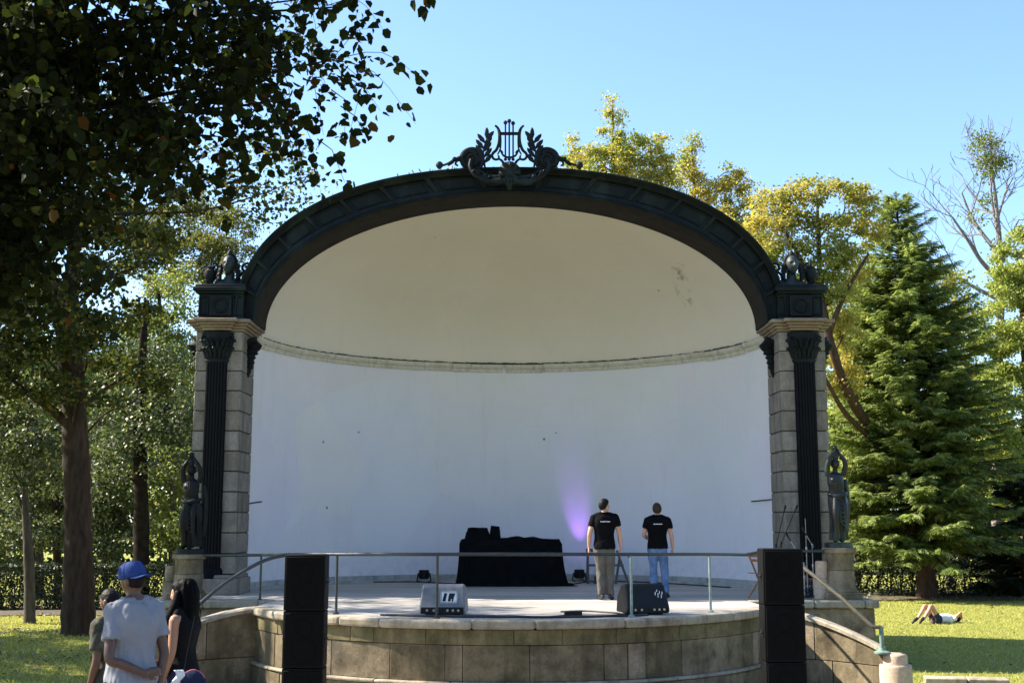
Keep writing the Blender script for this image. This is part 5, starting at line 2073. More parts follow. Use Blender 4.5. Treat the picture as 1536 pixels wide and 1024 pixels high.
b.rings([r + s[::-1] for r, s in zip(rs, b2)])
b.build('scarf_end', M['white_cloth'], bag, smooth=180)

# --- sunbather lying on the right lawn: on the back, knees up, arms behind the head
pose = dict(fem=1, hip=((-.09, 0, .92), (.09, 0, .92)), kn=((-.09, .36, .70), (.11, .35, .66)), an=((-.08, .02, .42), (.12, -.0, .36)), toe=((-.10, -.075, .26), (.14, -.085, .21)),
            sh=((-.165, 0, 1.43), (.165, 0, 1.43)), el=((-.25, .16, 1.58), (.27, .03, 1.60)), wr=((-.09, .02, 1.76), (.08, -.03, 1.76)), hd=((.8, -.3, .2), (-.8, -.1, .2)), palm=((0, -1, 0), (0, 1, 0)), head=(0, .0, 1.66), pitch=rad(12), thin=.92)
r_, P, hc, Mh = person('sunbather lying on the right lawn with knees up and arms behind the head', (0, 0, 0), 0, pose, 1.62, 'skin')
me = None
s_ = shirt(r_, P, 'white_cloth', 1.0, .2, .012, 'top', False, .004)
b = MB()
torso(b, P, .012, .80, 1.02, fem=1)
for i in (0, 1):
    h, k_ = Vector(P['hip'][i]), Vector(P['kn'][i])
    b.tube(*crt([(*h, .104), (*h.lerp(k_, .22), .098), (*h.lerp(k_, .42), .092)], 4), 16)
me = solid(b, .01, 3)
link('shorts', me, M['shorts'], r_, 180)
shoes(r_, P)
hair_shell(hc, Mh, .016, .5, -.8, -.4).build('hair', M['hair_dark'], r_, smooth=180)
ft = W(1388, 930, 30.6)
# lying down: local up becomes world up, head points away to the right
dirv = Vector((1.45, .62, 0)).normalized()
ang = math.atan2(dirv.y, dirv.x) + math.pi / 2
r_.rotation_euler = (math.pi / 2, 0, ang)
k = 1.62 / 1.78
o0 = Vector((ft.x, 31.0, gheight(ft.x, 31.0))) - dirv * .30 * k
r_.location = (o0.x, o0.y, o0.z + .128 * k)
# ------------------------------------------------------------------ vegetation
def T(px, py, Y, wpx):
    p = W(px, py, Y)
    return (p.x, p.y, p.z, wpx / 2 * Y / F)


def TB(px, Y, wpx):
    x = (px - 768) / F * Y / CT
    p = W(px, 940, Y)
    return (p.x, Y, gheight(p.x, Y) - .15, wpx / 2 * Y / F)


# --- near lime tree: trunk outside the frame on the left, boughs reaching over the picture
def near_tree():
    root = thing('lime_tree', 'near lime tree reaching in from the upper left with large dark leaves', 'tree', (-8.6, 9.5, ground_z(9.5)), 0, None)
    B = Vector(root.location)
    mb = MB()
    pp, rr = crt([(-8.6, 9.5, B.z - .2, .5), (-8.5, 9.5, 2.5, .38), (-8.3, 9.6, 5.0, .33), (-8.0, 9.6, 7.5, .26), (-7.6, 9.6, 10, .18), (-7.2, 9.5, 12.5, .08)], 8)
    mb.tube([p - B for p in pp], rr, 16)
    Ps, Ds = [], []
    # boughs as (px, py, Y) end points inside or above the frame
    ends = []
    for px, py, Y in ((40, 60, 9.2), (120, 150, 8.4), (210, 90, 9.6), (300, 150, 8.6), (60, 250, 9.0), (380, 60, 9.4), (430, 150, 8.8), (500, 90, 9.2), (200, 190, 9.8), (100, 10, 8.2), (300, 10, 8.6), (450, 0, 9.0), (520, 10, 9.4), (250, 230, 8.8), (20, 160, 8.0), (330, 205, 9.3), (160, 40, 10.2), (360, 110, 10.0), (460, 60, 10.2), (20, 310, 8.6), (50, 370, 8.8), (-20, 430, 8.9), (95, 300, 8.7), (0, 350, 9.4), (60, 330, 9.3), (10, 380, 9.2),
                      (100, -120, 9), (300, -160, 9.5), (480, -120, 9), (60, -260, 8.6), (250, -300, 9.2), (420, -260, 9.8), (150, -60, 8), (350, -60, 8.3), (490, -90, 8.2), (180, -420, 9), (380, -420, 9.2), (560, -320, 9),
                      (-150, 100, 9.4), (-150, -100, 8.8), (-100, 260, 9.6), (-250, -250, 9.2), (-280, 50, 9.2), (-250, 300, 9.4)):
        ends.append(W(px, py, Y))
    for e in ends:
        i = min(range(len(pp)), key=lambda k: abs(pp[k].z - (e.z - .5 - .25 * (e.x + 8))) + (9 if pp[k].z < 2.6 else 0))
        a = pp[i]
        m1 = a.lerp(e, .4) + Vector((0, R.uniform(-.3, .3), R.uniform(.25, .6)))
        m2 = a.lerp(e, .75) + Vector((0, R.uniform(-.2, .2), R.uniform(.2, .45)))
        lp, lr = crt([(*a, rr[i] * .22), (*m1, .03), (*m2, .018), (*e, .006)], 8)
        mb.tube([p - B for p in lp], lr, 6)
        # drooping leafy twigs along the outer half
        for _ in range(42 if e.x < -3.2 else 36):
            k = R.randrange(int(len(lp) * .35), len(lp))
            s = lp[k]
            d = Vector((R.gauss(.25, .55), R.gauss(0, .6), R.gauss(-.25, .35))).normalized()
            L = R.uniform(.35, .85)
            tw = [s, s + d * L * .5 + Vector((R.gauss(0, .04), R.gauss(0, .04), .05 * L)), s + d * L + Vector((0, 0, -.3 * L))]
            mb.tube([Vector(p) - B for p in cr([tuple(q) for q in tw], 3)], [.004, .0036, .003, .0026, .002, .0016, .0012], 4)
            nl = R.randint(16, 26)
            for q in range(nl):
                t = .15 + .85 * q / nl
                p = tw[0].lerp(tw[1], t * 2) if t < .5 else tw[1].lerp(tw[2], t * 2 - 1)
                Ps.append(tuple(p - B + Vector((R.gauss(0, .05), R.gauss(0, .07), R.gauss(-.02, .04)))))
                sd = d.cross(Vector((0, 0, 1))) * (1 if q % 2 else -1)
                Ds.append(tuple(sd * .8 + d * .5 + Vector((0, 0, -.55))))
    # hanging end sprays that stand out against the sky
    for px, py, Y, L, dx in ((545, 130, 8.8, .42, -.1), (500, 225, 8.6, .25, .1), (640, -10, 8.8, .16, .0), (440, 190, 8.8, .30, .1), (395, 175, 8.8, .25, 0), (470, 110, 8.9, .5, .1), (520, 150, 9.0, .35, 0), (300, 235, 8.8, .2, 0), (235, 255, 8.8, .2, .05), (535, 175, 8.7, .18, .1), (350, 215, 8.7, .28, .1)):
        s = W(px, py, Y)
        st = s + Vector((-.12, .05, .10))
        e = s + Vector((dx, 0, -L))
        mb.tube([st - B, s - B, e - B], [.005, .003, .0015], 4)
        for q in range(int(26 * L + 6)):
            t = R.random()
            p = s.lerp(e, t)
            Ps.append(tuple(p - B + Vector((R.gauss(0, .045), R.gauss(0, .05), R.gauss(0, .03)))))
            Ds.append((R.gauss(.1, .8), R.gauss(0, .5), -.9))
    mb.build('trunk', M['bark_dark'], root, 60)
    me = leaf_mesh('crown', np.array(Ps), .078, .55, .15, .9, True, .48, np.array(Ds))
    link('crown', me, M['leaf_lime'], root, 0)


near_tree()

# --- main maple on the left lawn
Y = 28.0
trunk = [TB(122, Y, 50), T(121, 860, Y, 42), T(118, 760, Y, 38), T(116, 680, Y, 37), T(113, 600, Y, 34), T(108, 540, Y, 36), T(104, 480, Y, 33), T(108, 420, Y, 20), T(112, 350, Y, 16), T(108, 270, Y, 11), T(100, 190, Y, 7)]
ex = [[T(106, 520, Y - .3, 30), T(86, 445, Y - .8, 30), T(56, 395, Y - 1.1, 25), T(20, 350, Y - 1.3, 20), T(-30, 300, Y - 1.6, 14)],
      [T(110, 640, Y, 18), T(75, 610, Y - .3, 13), T(45, 590, Y - .6, 9), T(10, 560, Y - 1, 5)],
      [T(110, 380, Y, 13), T(170, 335, Y - .3, 6), T(240, 300, Y - .6, 4.5), T(330, 262, Y - 1, 3), T(420, 235, Y - 1.2, 1.6)],
      [T(112, 330, Y, 7), T(190, 320, Y - .5, 5), T(290, 318, Y - .9, 3.5), T(380, 296, Y - 1.2, 2.5), T(470, 262, Y - 1.4, 1.2)],
      [T(118, 620, Y, 10), T(150, 590, Y + .3, 7), T(190, 565, Y + .6, 4)],
      [T(112, 440, Y, 10), T(150, 420, Y + .4, 7), T(215, 395, Y + .8, 4), T(270, 330, Y + .8, 2)]]
bl = [blob(*b) for b in ((60, 480, 27, 55, 45), (20, 430, 27.5, 50, 55), (130, 500, 26.5, 55, 35), (60, 540, 27, 60, 28), (180, 560, 28.5, 55, 24), (240, 575, 28, 40, 14), (120, 590, 27, 55, 22), (20, 580, 27, 50, 28), (150, 430, 28.5, 45, 30), (160, 480, 26.4, 30, 26), (170, 390, 27, 40, 24), (25, 500, 26.5, 30, 36), (200, 470, 28.5, 30, 30),
                         (60, 330, 28, 80, 50), (150, 330, 28, 60, 40), (100, 250, 28, 90, 60), (0, 260, 28, 90, 70), (210, 340, 27, 50, 24), (270, 300, 27, 46, 20), (330, 268, 27, 38, 16), (385, 285, 26.8, 40, 18), (425, 235, 26.8, 34, 14), (445, 300, 26.6, 26, 14), (400, 320, 26.8, 36, 10), (465, 262, 26.6, 20, 12), (340, 225, 27, 26, 12), (410, 215, 26.9, 28, 10), (230, 390, 27.6, 40, 12),
                         (80, 140, 28, 110, 70), (200, 200, 28.5, 80, 60), (0, 80, 28.5, 120, 90), (250, 350, 29, 50, 25), (-80, 400, 27, 70, 80), (-90, 540, 26.5, 60, 50), (-120, 250, 27.5, 110, 90))]
tree('maple_tree', 'big dark maple with a forked thick trunk on the left lawn', 'tree', trunk, bl, M['leaf_maple'], M['bark'], .11, None, .95, False, .6, .2, .85, 2.6, extra=ex, limb_r=.09, reach=3.2)

# --- slim tree near the left edge
Y = 31.0
tree('slim_tree', 'slim pale-barked tree with a thin crown at the left edge of the lawn', 'tree', [TB(47, Y, 17), T(46, 850, Y, 15), T(42, 790, Y, 12), T(40, 740, Y, 9), T(45, 680, Y, 6), T(44, 620, Y, 4)],
     [blob(*b) for b in ((45, 650, 31, 55, 45), (10, 700, 31, 40, 40), (80, 690, 31.5, 36, 36), (40, 600, 31.5, 55, 35), (0, 630, 31, 45, 40))], M['leaf_green'], M['bark_grey'], .10, 'trees behind the left lawn', .9, extra=[[T(44, 790, Y, 8), T(35, 760, Y, 6), T(28, 740, Y, 4)]])

# --- woodland behind the hedge on the left
left = [
    ('shade tree with a dark straight trunk left of the sooty statue', 36, [TB(214, 36, 24), T(214, 760, 36, 21), T(212, 660, 36, 19), T(214, 560, 36, 14), T(222, 450, 36, 8)],
     ((215, 640, 36, 50, 40), (170, 600, 36.5, 45, 35), (265, 610, 36, 40, 45), (215, 560, 37, 60, 40), (265, 680, 35.5, 34, 34), (165, 690, 36, 36, 34)), 'leaf_green', 'bark_dark', 1.3),
    ('light green tree lit through behind the left pier', 40, [TB(262, 40, 14), T(258, 700, 40, 12), T(250, 560, 40, 9), T(240, 440, 40, 5)],
     ((250, 470, 40, 48, 42), (275, 540, 40, 36, 44), (200, 510, 41, 36, 36), (240, 600, 40.5, 38, 32), (150, 520, 41, 30, 50), (255, 425, 41, 34, 22)), 'leaf_bright', 'bark_dark', 1.7),
    ('tall olive green tree rising behind the left spring of the arch', 48, [TB(330, 48, 18), T(330, 600, 48, 15), T(330, 450, 48, 10), T(332, 350, 48, 5)],
     ((345, 350, 48, 38, 34), (300, 390, 48, 44, 38), (255, 340, 49, 40, 36), (360, 400, 47, 24, 40), (300, 310, 49, 34, 22), (220, 390, 50, 46, 40), (180, 340, 50, 44, 40)), 'leaf_olive', 'bark_dark', 1.9),
    ('bright green tree in the gap left of the big forked trunk', 42, [TB(60, 42, 12), T(58, 700, 42, 10), T(50, 560, 42, 8), T(40, 430, 42, 5)],
     ((40, 450, 42, 50, 50), (0, 500, 42, 50, 50), (60, 560, 42, 60, 40), (-50, 420, 42, 60, 60), (20, 620, 41, 60, 45)), 'leaf_bright', 'bark_grey', 1.3),
    ('full green tree between the slim tree and the forked trunk', 39, [TB(88, 39, 12), T(86, 760, 39, 10), T(80, 660, 39, 7)],
     ((85, 760, 39, 46, 55), (60, 690, 39.5, 50, 50), (20, 770, 39, 48, 55), (100, 690, 40, 40, 46)), 'leaf_green', 'bark', 1.3),
    ('leafy young tree right of the forked trunk', 38.5, [TB(160, 38.5, 9), T(158, 760, 38.5, 7), T(165, 660, 38.5, 5)],
     ((165, 720, 38.5, 38, 55), (185, 790, 38, 36, 45), (150, 640, 39, 30, 45), (145, 800, 38.5, 26, 40)), 'leaf_green', 'bark_grey', 1.3),
    ('dense bushy tree close beside the sooty statue', 38, [TB(262, 38, 11), T(262, 780, 38, 9), T(260, 700, 38, 6)],
     ((255, 780, 38, 36, 55), (275, 700, 38.5, 26, 44), (235, 720, 38.5, 30, 44), (280, 810, 37, 24, 30)), 'leaf_bright', 'bark_grey', 1.3),
    ('dark tree filling the far left edge behind the slim tree', 44, [TB(-30, 44, 16), T(-28, 700, 44, 13), T(-20, 500, 44, 8)],
     ((-40, 650, 44, 70, 80), (10, 820, 42, 50, 40), (-60, 780, 43, 70, 70), (30, 560, 45, 50, 50)), 'leaf_green', 'bark', 1.1),
]
for lab, Y, tk, bls, lf, bk, cv in left:
    tree('woodland_tree', lab, 'tree', tk, [blob(*b) for b in bls], M[lf], M[bk], .105, 'trees behind the left lawn', cv * .85, False, .5, .25, .75)

# --- behind and right of the shell
YB = 50.0
tree('poplar_tree', 'golden poplar with a tall spire top rising behind the right of the arch', 'tree', [TB(925, YB, 18), T(925, 500, YB, 14), T(923, 300, YB, 8), T(921, 160, YB, 2)],
     [blob(*b) for b in ((922, 172, 50, 9, 26), (920, 210, 50, 16, 24), (928, 240, 50, 30, 28), (895, 245, 50, 20, 22), (958, 225, 50.5, 16, 26), (985, 225, 50.5, 15, 28), (995, 255, 50.5, 22, 26), (960, 275, 50, 34, 30), (900, 285, 50, 34, 28), (1010, 290, 50, 26, 30), (940, 330, 50, 60, 40), (870, 245, 50.5, 8, 16), (1000, 340, 50, 40, 40))], M['leaf_yellow'], M['bark_grey'], .11, 'trees behind the shell', 1.5, False, .2, -.1, .7, 1.8)
tree('poplar_tree', 'small golden poplar peeping out just right of the crest', 'tree', [TB(862, 52, 12), T(862, 500, 52, 9), T(860, 300, 52, 5), T(860, 225, 52, 1.5)],
     [blob(*b) for b in ((860, 225, 52, 10, 24), (852, 255, 52, 14, 20), (872, 265, 52, 16, 22), (835, 275, 52, 14, 18), (862, 300, 52, 34, 26))], M['leaf_yellow'], M['bark_grey'], .11, 'trees behind the shell', 1.5, False, .2, -.1, .7, 1.8)
tree('poplar_tree', 'thin golden poplar with two wispy tops left of the autumn maple', 'tree', [TB(1050, 48, 14), T(1050, 500, 48, 10), T(1045, 330, 48, 6), T(1040, 225, 48, 2)],
     [blob(*b) for b in ((1038, 225, 48, 11, 20), (1030, 255, 48, 20, 18), (1048, 280, 48, 18, 20), (1102, 258, 48, 12, 20), (1098, 285, 48, 22, 20), (1072, 300, 48, 24, 22), (1120, 320, 48, 26, 26), (1085, 340, 48, 46, 34), (1130, 370, 48, 34, 30))], M['leaf_yellow'], M['bark_grey'], .11, 'trees behind the shell', 1.4, False, .2, -.1, .7, 1.8)
YG = 38.0
tree('autumn_maple', 'broad autumn maple with bare brown limbs behind the right bust', 'tree', [TB(1394, YG + 6, 17), T(1384, 760, YG + 5, 17), T(1335, 680, YG + 3.5, 16), T(1280, 600, YG + 1, 15), T(1250, 520, YG, 13), T(1234, 440, YG, 9), T(1230, 360, YG, 7), T(1228, 300, YG, 3)],
     [blob(*b) for b in ((1165, 300, 38, 34, 24), (1215, 290, 38, 34, 20), (1265, 290, 38, 34, 20), (1300, 300, 38, 20, 22), (1150, 340, 38, 30, 26), (1200, 335, 38, 36, 26), (1260, 335, 38, 40, 26), (1310, 350, 38.5, 20, 28), (1180, 385, 38, 34, 28), (1240, 390, 38, 34, 26), (1285, 390, 38.5, 30, 28), (1255, 440, 38, 28, 34), (1270, 500, 38.5, 26, 34), (1245, 560, 39, 24, 30), (1215, 440, 39, 24, 34), (1275, 570, 39, 20, 30), (1145, 385, 38, 24, 26))],
     M['leaf_autumn'], M['bark_red'], .095, 'trees behind the shell', 1.5, False, .5, .1, .8, 2.2,
     extra=[[T(1335, 680, YG + 3.5, 9), T(1275, 625, YG + 1, 8), T(1244, 575, YG - .3, 6), T(1215, 520, YG - .6, 6)], [T(1245, 500, YG, 10), T(1270, 440, YG - .4, 7), T(1305, 380, YG - .6, 4)], [T(1240, 460, YG, 10), T(1210, 400, YG, 7), T(1175, 340, YG, 4)]])
tree('woodland_tree', 'light green tree showing between the right pier and the statue', 'tree', [TB(1262, 43, 12), T(1262, 780, 43, 10), T(1260, 680, 43, 7)],
     [blob(*b) for b in ((1262, 640, 43, 22, 34), (1275, 700, 43, 26, 34), (1285, 770, 42.5, 30, 36), (1262, 740, 43, 20, 34), (1250, 800, 43, 22, 26), (1300, 640, 43, 22, 34), (1310, 815, 42.5, 40, 14))], M['leaf_sunny'], M['bark_grey'], .12, 'trees behind the right lawn', 1.5)
tree('woodland_tree', 'green tree filling the gap between the right pier and the big conifer', 'tree', [TB(1290, 46, 12), T(1288, 700, 46, 10), T(1285, 560, 46, 7), T(1283, 480, 46, 4)],
     [blob(*b) for b in ((1270, 470, 46, 30, 34), (1300, 430, 46, 28, 34), (1262, 540, 46, 28, 40), (1300, 520, 46, 34, 40), (1270, 610, 46, 30, 40), (1310, 600, 46, 34, 40), (1255, 430, 46.5, 22, 30), (1330, 470, 46.5, 26, 34))], M['leaf_sunny'], M['bark_grey'], .105, 'trees behind the right lawn', 1.5)
# half-dead tree far right: real branching, few leaves
YD = 56.0
def bare(label):
    root_t = [TB(1500, YD, 16), T(1500, 560, YD, 13), T(1503, 450, YD, 11), T(1502, 380, YD, 9), T(1497, 310, YD, 6), T(1490, 250, YD, 3), T(1488, 205, YD, 1.5)]
    ex = []
    def grow(p, d, L, r, depth):
        q = [(*p, r)]
        cur = Vector(p)
        dd = Vector(d)
        for k in range(3):
            dd = (dd + Vector((R.gauss(0, .16), R.gauss(0, .16), R.gauss(.10, .10)))).normalized()
            cur = cur + dd * L / 3
            q.append((*cur, r * (1 - .22 * (k + 1))))
            if depth > 0 and k < 3:
                for _ in range(1 if depth < 3 else R.choice((1, 2))):
                    side = Vector((R.gauss(0, 1), R.gauss(0, .8), R.gauss(.2, .5))).normalized()
                    grow(cur, (dd * .75 + side * .75).normalized(), L * R.uniform(.45, .7), r * (1 - .22 * (k + 1)) * .6, depth - 1)
        ex.append(q)
    for px, py, tx_, ty_, r, L in ((1503, 450, 1400, 420, .12, 3.4), (1502, 420, 1395, 320, .13, 3.8), (1500, 380, 1425, 265, .11, 3.6), (1500, 350, 1450, 220, .09, 3.4), (1503, 400, 1545, 300, .10, 3.0), (1498, 330, 1530, 220, .07, 2.6), (1502, 470, 1445, 470, .1, 2.6), (1495, 290, 1465, 200, .06, 2.2)):
        a, b_ = W(px, py, YD), W(tx_, ty_, YD + R.uniform(-1, 1))
        grow(tuple(a), (b_ - a).normalized(), L, r, 3)
    for e in ex:
        for i in range(len(e)):
            e[i] = (*e[i][:3], max(.012, e[i][3]))
    tree('bare_tree', label, 'tree', root_t, [blob(*b) for b in ((1480, 215, YD, 20, 14), (1500, 232, YD, 18, 14), (1490, 262, YD, 10, 14), (1478, 240, YD, 12, 12), (1470, 330, YD, 9, 7), (1482, 300, YD, 7, 10), (1495, 370, YD, 9, 8))], M['leaf_poor'], M['bark_pale'], .12, 'trees behind the right lawn', 1.0, extra=ex, twigs=3)


bare('half-bare tall tree with a tuft of leaves at its top, above the right edge')
tree('woodland_tree', 'bright green broad tree at the right edge beyond the big conifer', 'tree', [TB(1550, 50, 22), T(1545, 700, 50, 18), T(1540, 520, 50, 12), T(1530, 400, 50, 6)],
     [blob(*b) for b in ((1530, 380, 50, 30, 34), (1510, 440, 50, 34, 34), (1550, 450, 50, 40, 44), (1500, 500, 49.5, 36, 34), (1540, 540, 50, 44, 44), (1505, 590, 49.5, 36, 44), (1545, 640, 49, 44, 50), (1510, 690, 49, 36, 44), (1480, 640, 50, 26, 40), (1550, 740, 49, 50, 40), (1470, 545, 50.5, 20, 30), (1600, 500, 50, 60, 60), (1600, 650, 50, 60, 60))], M['leaf_sunny'], M['bark_grey'], .11, 'trees behind the right lawn', 2.3)
tree('woodland_tree', 'orange-tinged small tree half hidden behind the big conifer', 'tree', [TB(1430, 47, 10), T(1428, 600, 47, 8), T(1425, 460, 47, 5)],
     [blob(*b) for b in ((1415, 415, 47, 26, 18), (1440, 470, 47, 20, 24), (1425, 500, 47, 28, 26), (1440, 560, 47, 30, 40), (1460, 500, 47.5, 16, 22))], M['leaf_autumn'], M['bark_grey'], .13, 'trees behind the right lawn', 1.5)


# --- conifers: drooping branches set with flat fern-like sprays
def conifer(name, label, x, y, H, Rm, mat, group=None, zlow=1.5, wh=.27, nb=9, fine=1.0, lean=0):
    g0 = gheight(x, y)
    root = thing(name, label, 'conifer', (x, y, g0), 0, group)
    mb = MB()
    mb.tube(*crt([(0, 0, -.15, .40), (0, 0, 1.2, .29), (.05, 0, H * .35, .22), (lean * .7, .03, H * .7, .12), (lean, 0, H, .02)], 6), 12)
    bases, dirs, lens = [], [], []
    z = zlow
    while z < H - .15:
        t = (z - zlow) / (H - zlow)
        Lm = Rm * (min(1, (t + .10) / .16)) ** .5 * (1 - t) ** .62 * (1 - .12 * t) + .12
        for k in range(nb if t < .7 else 10):
            a = R.uniform(0, 2 * math.pi)
            L = Lm * R.uniform(.55, 1.08) * (1 + .22 * noise.noise(Vector((math.cos(a) * 1.6, math.sin(a) * 1.6, z * .55 + x))))
            out = Vector((math.cos(a), math.sin(a), 0))
            z0 = z + R.uniform(-wh / 2, wh / 2)
            el = R.uniform(-.05, .25) + .5 * t
            pts = []
            for i in range(6):
                s = i / 5
                pts.append(Vector((lean * z0 / H, 0, z0)) + out * L * s + Vector((0, 0, L * (el * s - .42 * s * s + .16 * s ** 3 + .12 * s ** 4))))
            mb.tube(pts, [max(.008, .022 * L * (1 - .85 * i / 5)) for i in range(6)], 5)
            n = max(3, int(L / (.15 / fine)))
            for q in range(n):
                s = .22 + .78 * (q + R.random()) / n
                f = s * 5
                i = min(4, int(f))
                p = pts[i].lerp(pts[i + 1], f - i)
                tang = (pts[i + 1] - pts[i]).normalized()
                for sd in (-1, 1):
                    sv = out.cross(Vector((0, 0, 1))) * sd
                    d = (tang * .75 + sv * R.uniform(.35, 1.0) + Vector((0, 0, R.uniform(-.35, .12)))).normalized()
                    bases.append(tuple(p))
                    dirs.append(tuple(d))
                    lens.append(R.uniform(.42, .85) * (1 - .35 * s) * (1 if t < .8 else .6))
            bases.append(tuple(pts[-1] - tang * .1))
            dirs.append(tuple((out + Vector((0, 0, -.12))).normalized()))
            lens.append(.36 if t < .8 else .22)
        z += wh
    mb.build('trunk', M['bark_red'], root, 60)
    Bs, Ds, Ls = np.array(bases), np.array(dirs), np.array(lens)[:, None]
    n = len(Bs)
    upv = unit(np.array([0, 0, 1.0]) + rng.normal(size=(n, 3)) * .42)
    S = unit(np.cross(Ds, upv))
    Nn = unit(np.cross(S, Ds))
    Vs = []
    K = 6
    for k in range(K):
        s = k / (K - 1)
        c = Bs + Ds * Ls * s * .85 - Nn * Ls * .16 * s * s
        ll = Ls * (.42 - .22 * s)
        for sd in (-1, 1):
            d = unit(Ds * .85 + S * sd * .8 - np.array([0, 0, .22]) + rng.normal(size=(n, 3)) * .08)
            wv = unit(np.cross(d, Nn)) * ll * .2
            m_ = c + d * ll * .5
            Vs.append(np.stack([c, m_ + wv, c + d * ll - Nn * ll * .12, m_ - wv], 1))
    tip = Bs + Ds * Ls
    wv = S * Ls * .06
    Vs.append(np.stack([Bs, Bs + Ds * Ls * .6 + wv, tip - Nn * Ls * .18, Bs + Ds * Ls * .6 - wv], 1))
    # keep each spray together so colour varies spray by spray
    V = np.concatenate(Vs, 1).reshape(-1, 3)
    me = quad_mesh('crown', V, np.arange(len(V)).reshape(-1, 4))
    link('crown', me, mat, root, 0)
    return root


p = W(1393, 880, 41.2)
conifer('conifer_tree', 'big drooping green conifer with a bare reddish trunk foot on the right lawn', p.x, 41.2, 14.0, 3.85, M['conifer'], None, 1.75, .21, 13, .95, -.40)
p = W(1500, 880, 43.0)
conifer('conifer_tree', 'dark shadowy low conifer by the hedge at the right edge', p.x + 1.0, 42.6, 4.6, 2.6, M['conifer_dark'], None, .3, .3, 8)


# --- clipped hedges
def hedge(label, x0, x1, y, th, h, n, size, gaps=0):
    g0 = gheight((x0 + x1) / 2, y)
    root = thing('hedge', label, 'hedge', ((x0 + x1) / 2, y, g0), 0, 'clipped hedges')
    L = x1 - x0
    mb = MB()
    for i in range(int(L / .45)):
        x = -L / 2 + .2 + i * .45 + R.uniform(-.1, .1)
        for _ in range(3):
            e = Vector((x + R.gauss(0, .2), R.gauss(0, th * .25), h * R.uniform(.7, .95)))
            mb.tube([(x, R.gauss(0, .06), -.05), Vector((x, 0, 0)).lerp(e, .5) + Vector((R.gauss(0, .08), R.gauss(0, .08), 0)), e], [.025, .016, .006], 4)
    mb.build('stems', M['bark'], root)
    P = np.stack([rng.uniform(-L / 2, L / 2, n), rng.uniform(-th / 2, th / 2, n), rng.uniform(.02, h, n)], 1)
    face = rng.random(n)
    m1 = face < .52
    P[m1, 1] = -th / 2 + np.abs(rng.normal(size=m1.sum())) * .07
    m2 = (face >= .52) & (face < .75)
    P[m2, 2] = h - np.abs(rng.normal(size=m2.sum())) * .06
    me = leaf_mesh('foliage', P, size, .35, .1, .62)
    link('foliage', me, M['leaf_hedge'], root, 0)


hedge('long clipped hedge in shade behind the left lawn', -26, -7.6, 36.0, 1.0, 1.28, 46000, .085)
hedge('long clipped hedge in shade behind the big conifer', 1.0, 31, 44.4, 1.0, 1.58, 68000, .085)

# low weeds at the hedge foot
n = 2600
P = np.stack([rng.uniform(9, 22, n), rng.normal(42.9, .5, n), np.abs(rng.normal(0, .13, n))], 1)
P[:, 2] += .02
me = leaf_mesh('ground_ivy', P, .13, .8, 0, .5)
struct(link('ground_ivy', me, M['leaf_hedge'], None, 0), 'stuff')

# far wood closing the view
n = 60000
a = np.concatenate([rng.uniform(-62, -6, n), rng.uniform(-6, 70, n)])
y = rng.uniform(62, 84, 2 * n)
top = np.array([6.6 + 2.0 * noise.noise(Vector((q * .16, 0, 2))) + 1.3 * noise.noise(Vector((q * .5, 3, 2))) for q in a])
top[n:] += 1.0
top[:n] += 5.5
z = top * rng.random(2 * n) ** .75
# the park wood goes on behind the viewer and to the right
m_ = 42000
a2 = np.concatenate([rng.uniform(-46, 60, m_), rng.uniform(34, 62, m_ // 2)])
y2 = np.concatenate([rng.uniform(-46, -26, m_), rng.uniform(-20, 62, m_ // 2)])
h2 = np.array([8 + 3 * noise.noise(Vector((p * .12, q * .12, 7))) for p, q in zip(a2, y2)])
z2 = h2 * rng.random(len(a2)) ** .7
me = leaf_mesh('far_wood', np.concatenate([np.stack([a, y, z], 1), np.stack([a2, y2, z2], 1)]), .46, .4, .2, .75)
struct(link('far_wood', me, M['leaf_far'], None, 0), 'stuff')

# tree outside the left edge whose crown dapples the stage with shade
def cb(x, y, z, r, rz):
    return ((x, y, z), (r, r, rz))


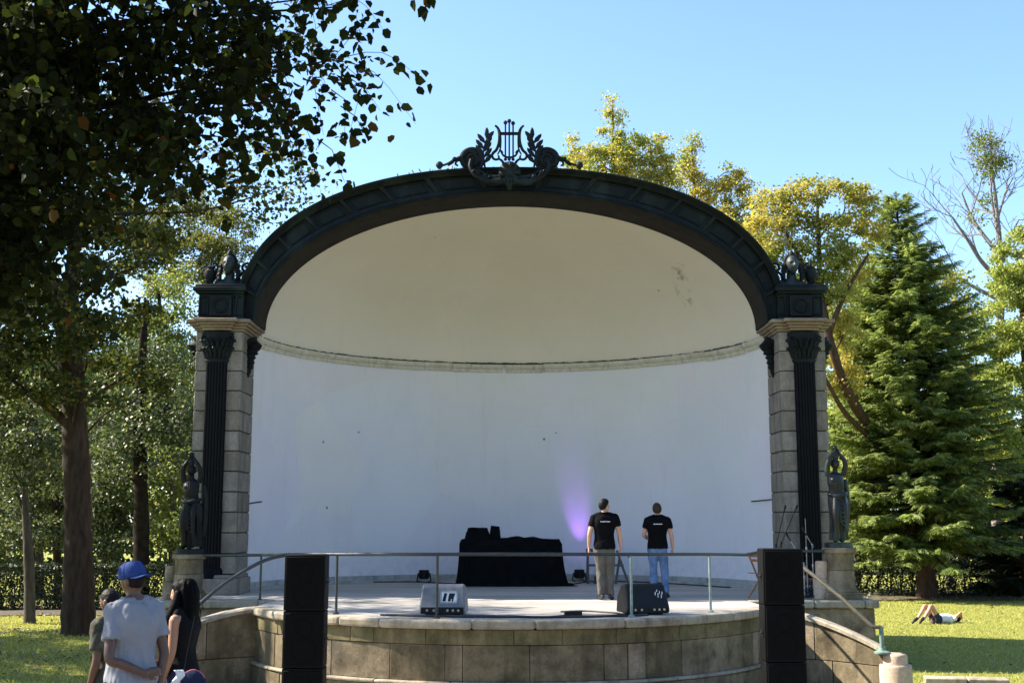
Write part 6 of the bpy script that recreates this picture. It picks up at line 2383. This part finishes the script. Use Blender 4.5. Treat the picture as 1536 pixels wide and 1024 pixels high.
tree('shade_tree', 'tall tree beyond the left edge throwing dappled shade onto the stage', 'tree', [(-15.5, 21.5, -.2, .35), (-15.5, 21.6, 4, .28), (-15.3, 21.6, 8, .2), (-15.2, 21.5, 12, .1), (-15.2, 21.5, 16, .03)],
     [cb(-15.4, 22.6, 11.4, 1.0, .8), (cb(-14.2, 22.4, 12.6, .9, .6)), cb(-16.5, 21.8, 13.2, 1.1, .6), cb(-15.5, 20.4, 14.0, .8, .5), cb(-16.2, 22.6, 15.2, 1.0, .6), cb(-14.5, 22.9, 9.8, 1.0, .5), cb(-16.4, 23.2, 9.2, 1.0, .7), cb(-15.2, 23.2, 10.6, 1.1, .7), cb(-16.8, 23.4, 12.0, 1.0, .7), cb(-15.4, 21.3, 16.4, .7, .5), cb(-14.4, 20.2, 14.6, .7, .5), cb(-15, 24.4, 9.6, 1.4, .9), cb(-14, 24.0, 8.0, 1.3, .8), cb(-15.6, 25.2, 11.2, 1.4, .9), cb(-13.6, 23.5, 6.8, 1.2, .7), cb(-15.2, 24.2, 12.6, 1.2, .7)] + [cb(R.uniform(-17, -14), R.uniform(19.4, 22.6), R.uniform(13.4, 17), R.uniform(.35, .7), .4) for _ in range(12)], M['leaf_green'], M['bark'], .16, None, .55)
tree('shade_tree', 'low broad tree beyond the left edge shading the left lawn', 'tree', [(-19, 26, -.2, .4), (-19, 26, 3, .32), (-18.8, 26, 6, .22), (-18.8, 26, 10, .08)],
     [cb(-18.4, 24.6, 5.2, 1.3, .8), cb(-18.0, 26.6, 6.6, 1.3, .8), cb(-19.4, 28.0, 5.4, 1.4, .8), cb(-19.8, 25.0, 7.6, 1.3, .8), cb(-18.6, 27.4, 8.6, 1.3, .7), cb(-18.2, 25.6, 9.4, 1.2, .7), cb(-18.3, 23.2, 6.8, 1.2, .7), cb(-19, 22.4, 4.6, 1.1, .7), cb(-18.8, 29.6, 7.0, 1.2, .8)] + [cb(R.uniform(-20, -17.3), R.uniform(20.5, 29.5), R.uniform(3.6, 11), R.uniform(.7, 1.3), .7) for _ in range(27)], M['leaf_green'], M['bark'], .16, None, 1.2)
